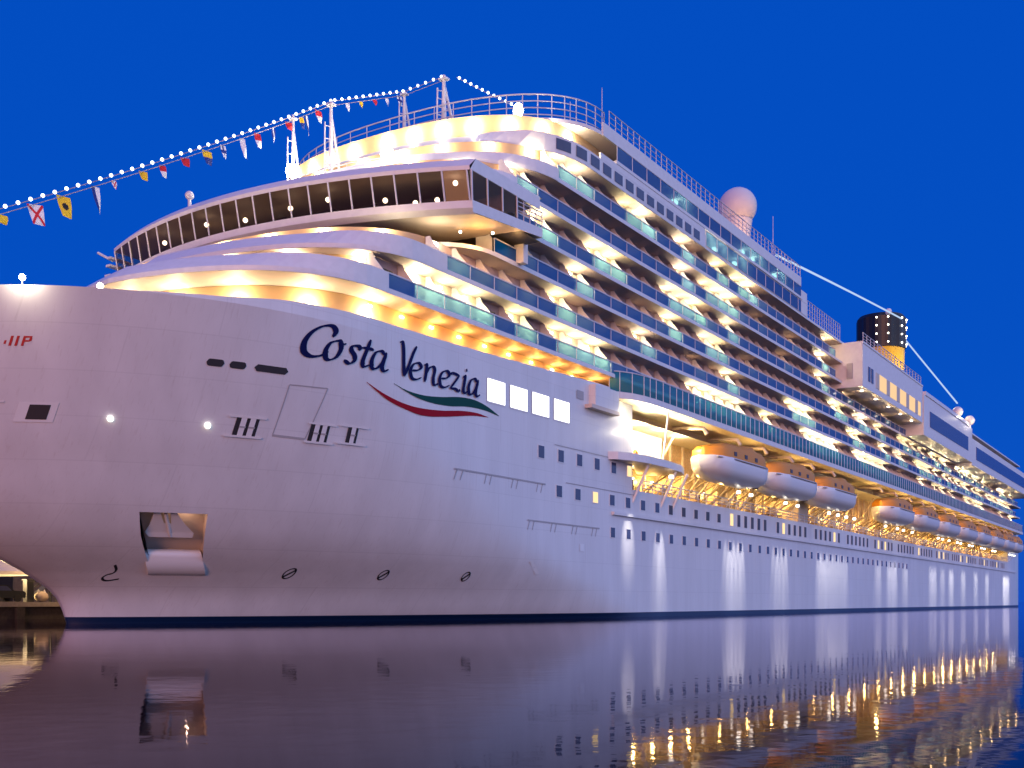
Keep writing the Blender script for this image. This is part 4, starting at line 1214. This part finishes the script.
def car():
    t = local_thing('parked_car', 8.9, 21.9, 1.53, 'small dark car parked in front of the marquee at the quay edge', 'car')
    m = MB(); pr_ = [(-2.0, .35), (2.0, .35), (2.05, .8), (1.9, .95), (.9, 1.0), (.3, 1.45), (-1.2, 1.5), (-1.9, 1.0), (-2.05, .85)]
    for s in (-.85, .85):
        f = [(x, s, z) for x, z in pr_]; m.face(f if s < 0 else list(reversed(f)), 'car_paint')
    for (a, b), (c, d) in zip(pr_, pr_[1:] + pr_[:1]): m.face([(a, -.85, b), (a, .85, b), (c, .85, d), (c, -.85, d)], 'car_paint')
    m.build('body', t)
    m = MB(); m.face([(-1.6, -.86, 1.0), (.7, -.86, 1.0), (.25, -.86, 1.38), (-1.15, -.86, 1.42)], 'window_glass'); m.build('window', t)
    for x in (-1.25, 1.25):
        for s in (-.8, .8):
            m = MB(); m.tube([(x, s - .1, .34), (x, s + .1, .34)], .34, 'rubber', 14); m.build('wheel', t)
    for s in (-.6, .6):
        m = MB(); m.box(2.0, 2.08, s - .15, s + .15, .68, .82, 'flag_white'); m.build('headlight', t)
car()
def small():
    t = local_thing('control_cabinet', 12.1, 22.4, 1.53, 'tall dark cabinet standing between the marquee and the bow', 'cabinet')
    m = MB(); m.box(-.35, .35, -.3, .3, 0, 1.95, 'dark_metal'); m.box(-.42, .42, -.37, .37, 1.95, 2.05, 'dark_metal'); m.build('cabinet_body', t)
    m = MB(); m.box(-.28, .28, -.325, -.3, .2, 1.8, 'car_paint'); m.build('door', t)
    t = local_thing('cargo_sack', 13.4, 22.4, 1.53, 'tan bulk sack slumped on the quay near the bow', 'sack')
    m = MB(); m.ball((0, 0, .48), .62, 'sack_tan', 12, 8, .78); m.build('sack_body', t)
    m = MB()
    for s in (-.3, .3): m.tube([(s, -.2, .8), (s, 0, 1.1), (s, .2, .8)], .05, 'rope', 5)
    m.build('loop', t)
    t = local_thing('boarding_ramp', 14.6, 24.6, 1.53, 'dark sloping boarding ramp leaning up beside the ship', 'ramp')
    m = MB(); m.face([(-1.2, -.5, .05), (-1.2, .5, .05), (1.6, .5, 2.3), (1.6, -.5, 2.3)], 'dark_metal'); m.face([(-1.2, .5, -.0), (-1.2, -.5, -.0), (1.6, -.5, 2.2), (1.6, .5, 2.2)], 'dark_metal'); m.build('ramp_plate', t)
    m = MB()
    for s in (-.5, .5): m.tube([(-1.2, s, 1.0), (1.6, s, 3.2)], .05, 'dark_metal', 5); m.tube([(-1.2, s, 0), (-1.2, s, 1.0)], .05, 'dark_metal', 5); m.tube([(1.5, s, 0), (1.5, s, 3.2)], .06, 'dark_metal', 5)
    m.build('handrail', t)
    t = local_thing('quay_shed', 30, 44, 1.53, 'brown quay shed standing behind the marquee and the bow', 'shed')
    m = MB(); m.box(-40, 40, -4, 8, 0, 8.2, 'shed_wall'); m.build('shed_wall', t)
    m = MB(); m.prism([(-41, -4.6), (41, -4.6), (41, 8.6), (-41, 8.6)], 8.2, 8.7, 'shed_roof'); m.build('roof', t)
    for k in range(9):
        m = MB(); x = -38 + k * 9; m.box(x, x + 3, -4.05, -3.98, .05, 3.0, 'dark_metal'); m.build('door', t)
small()
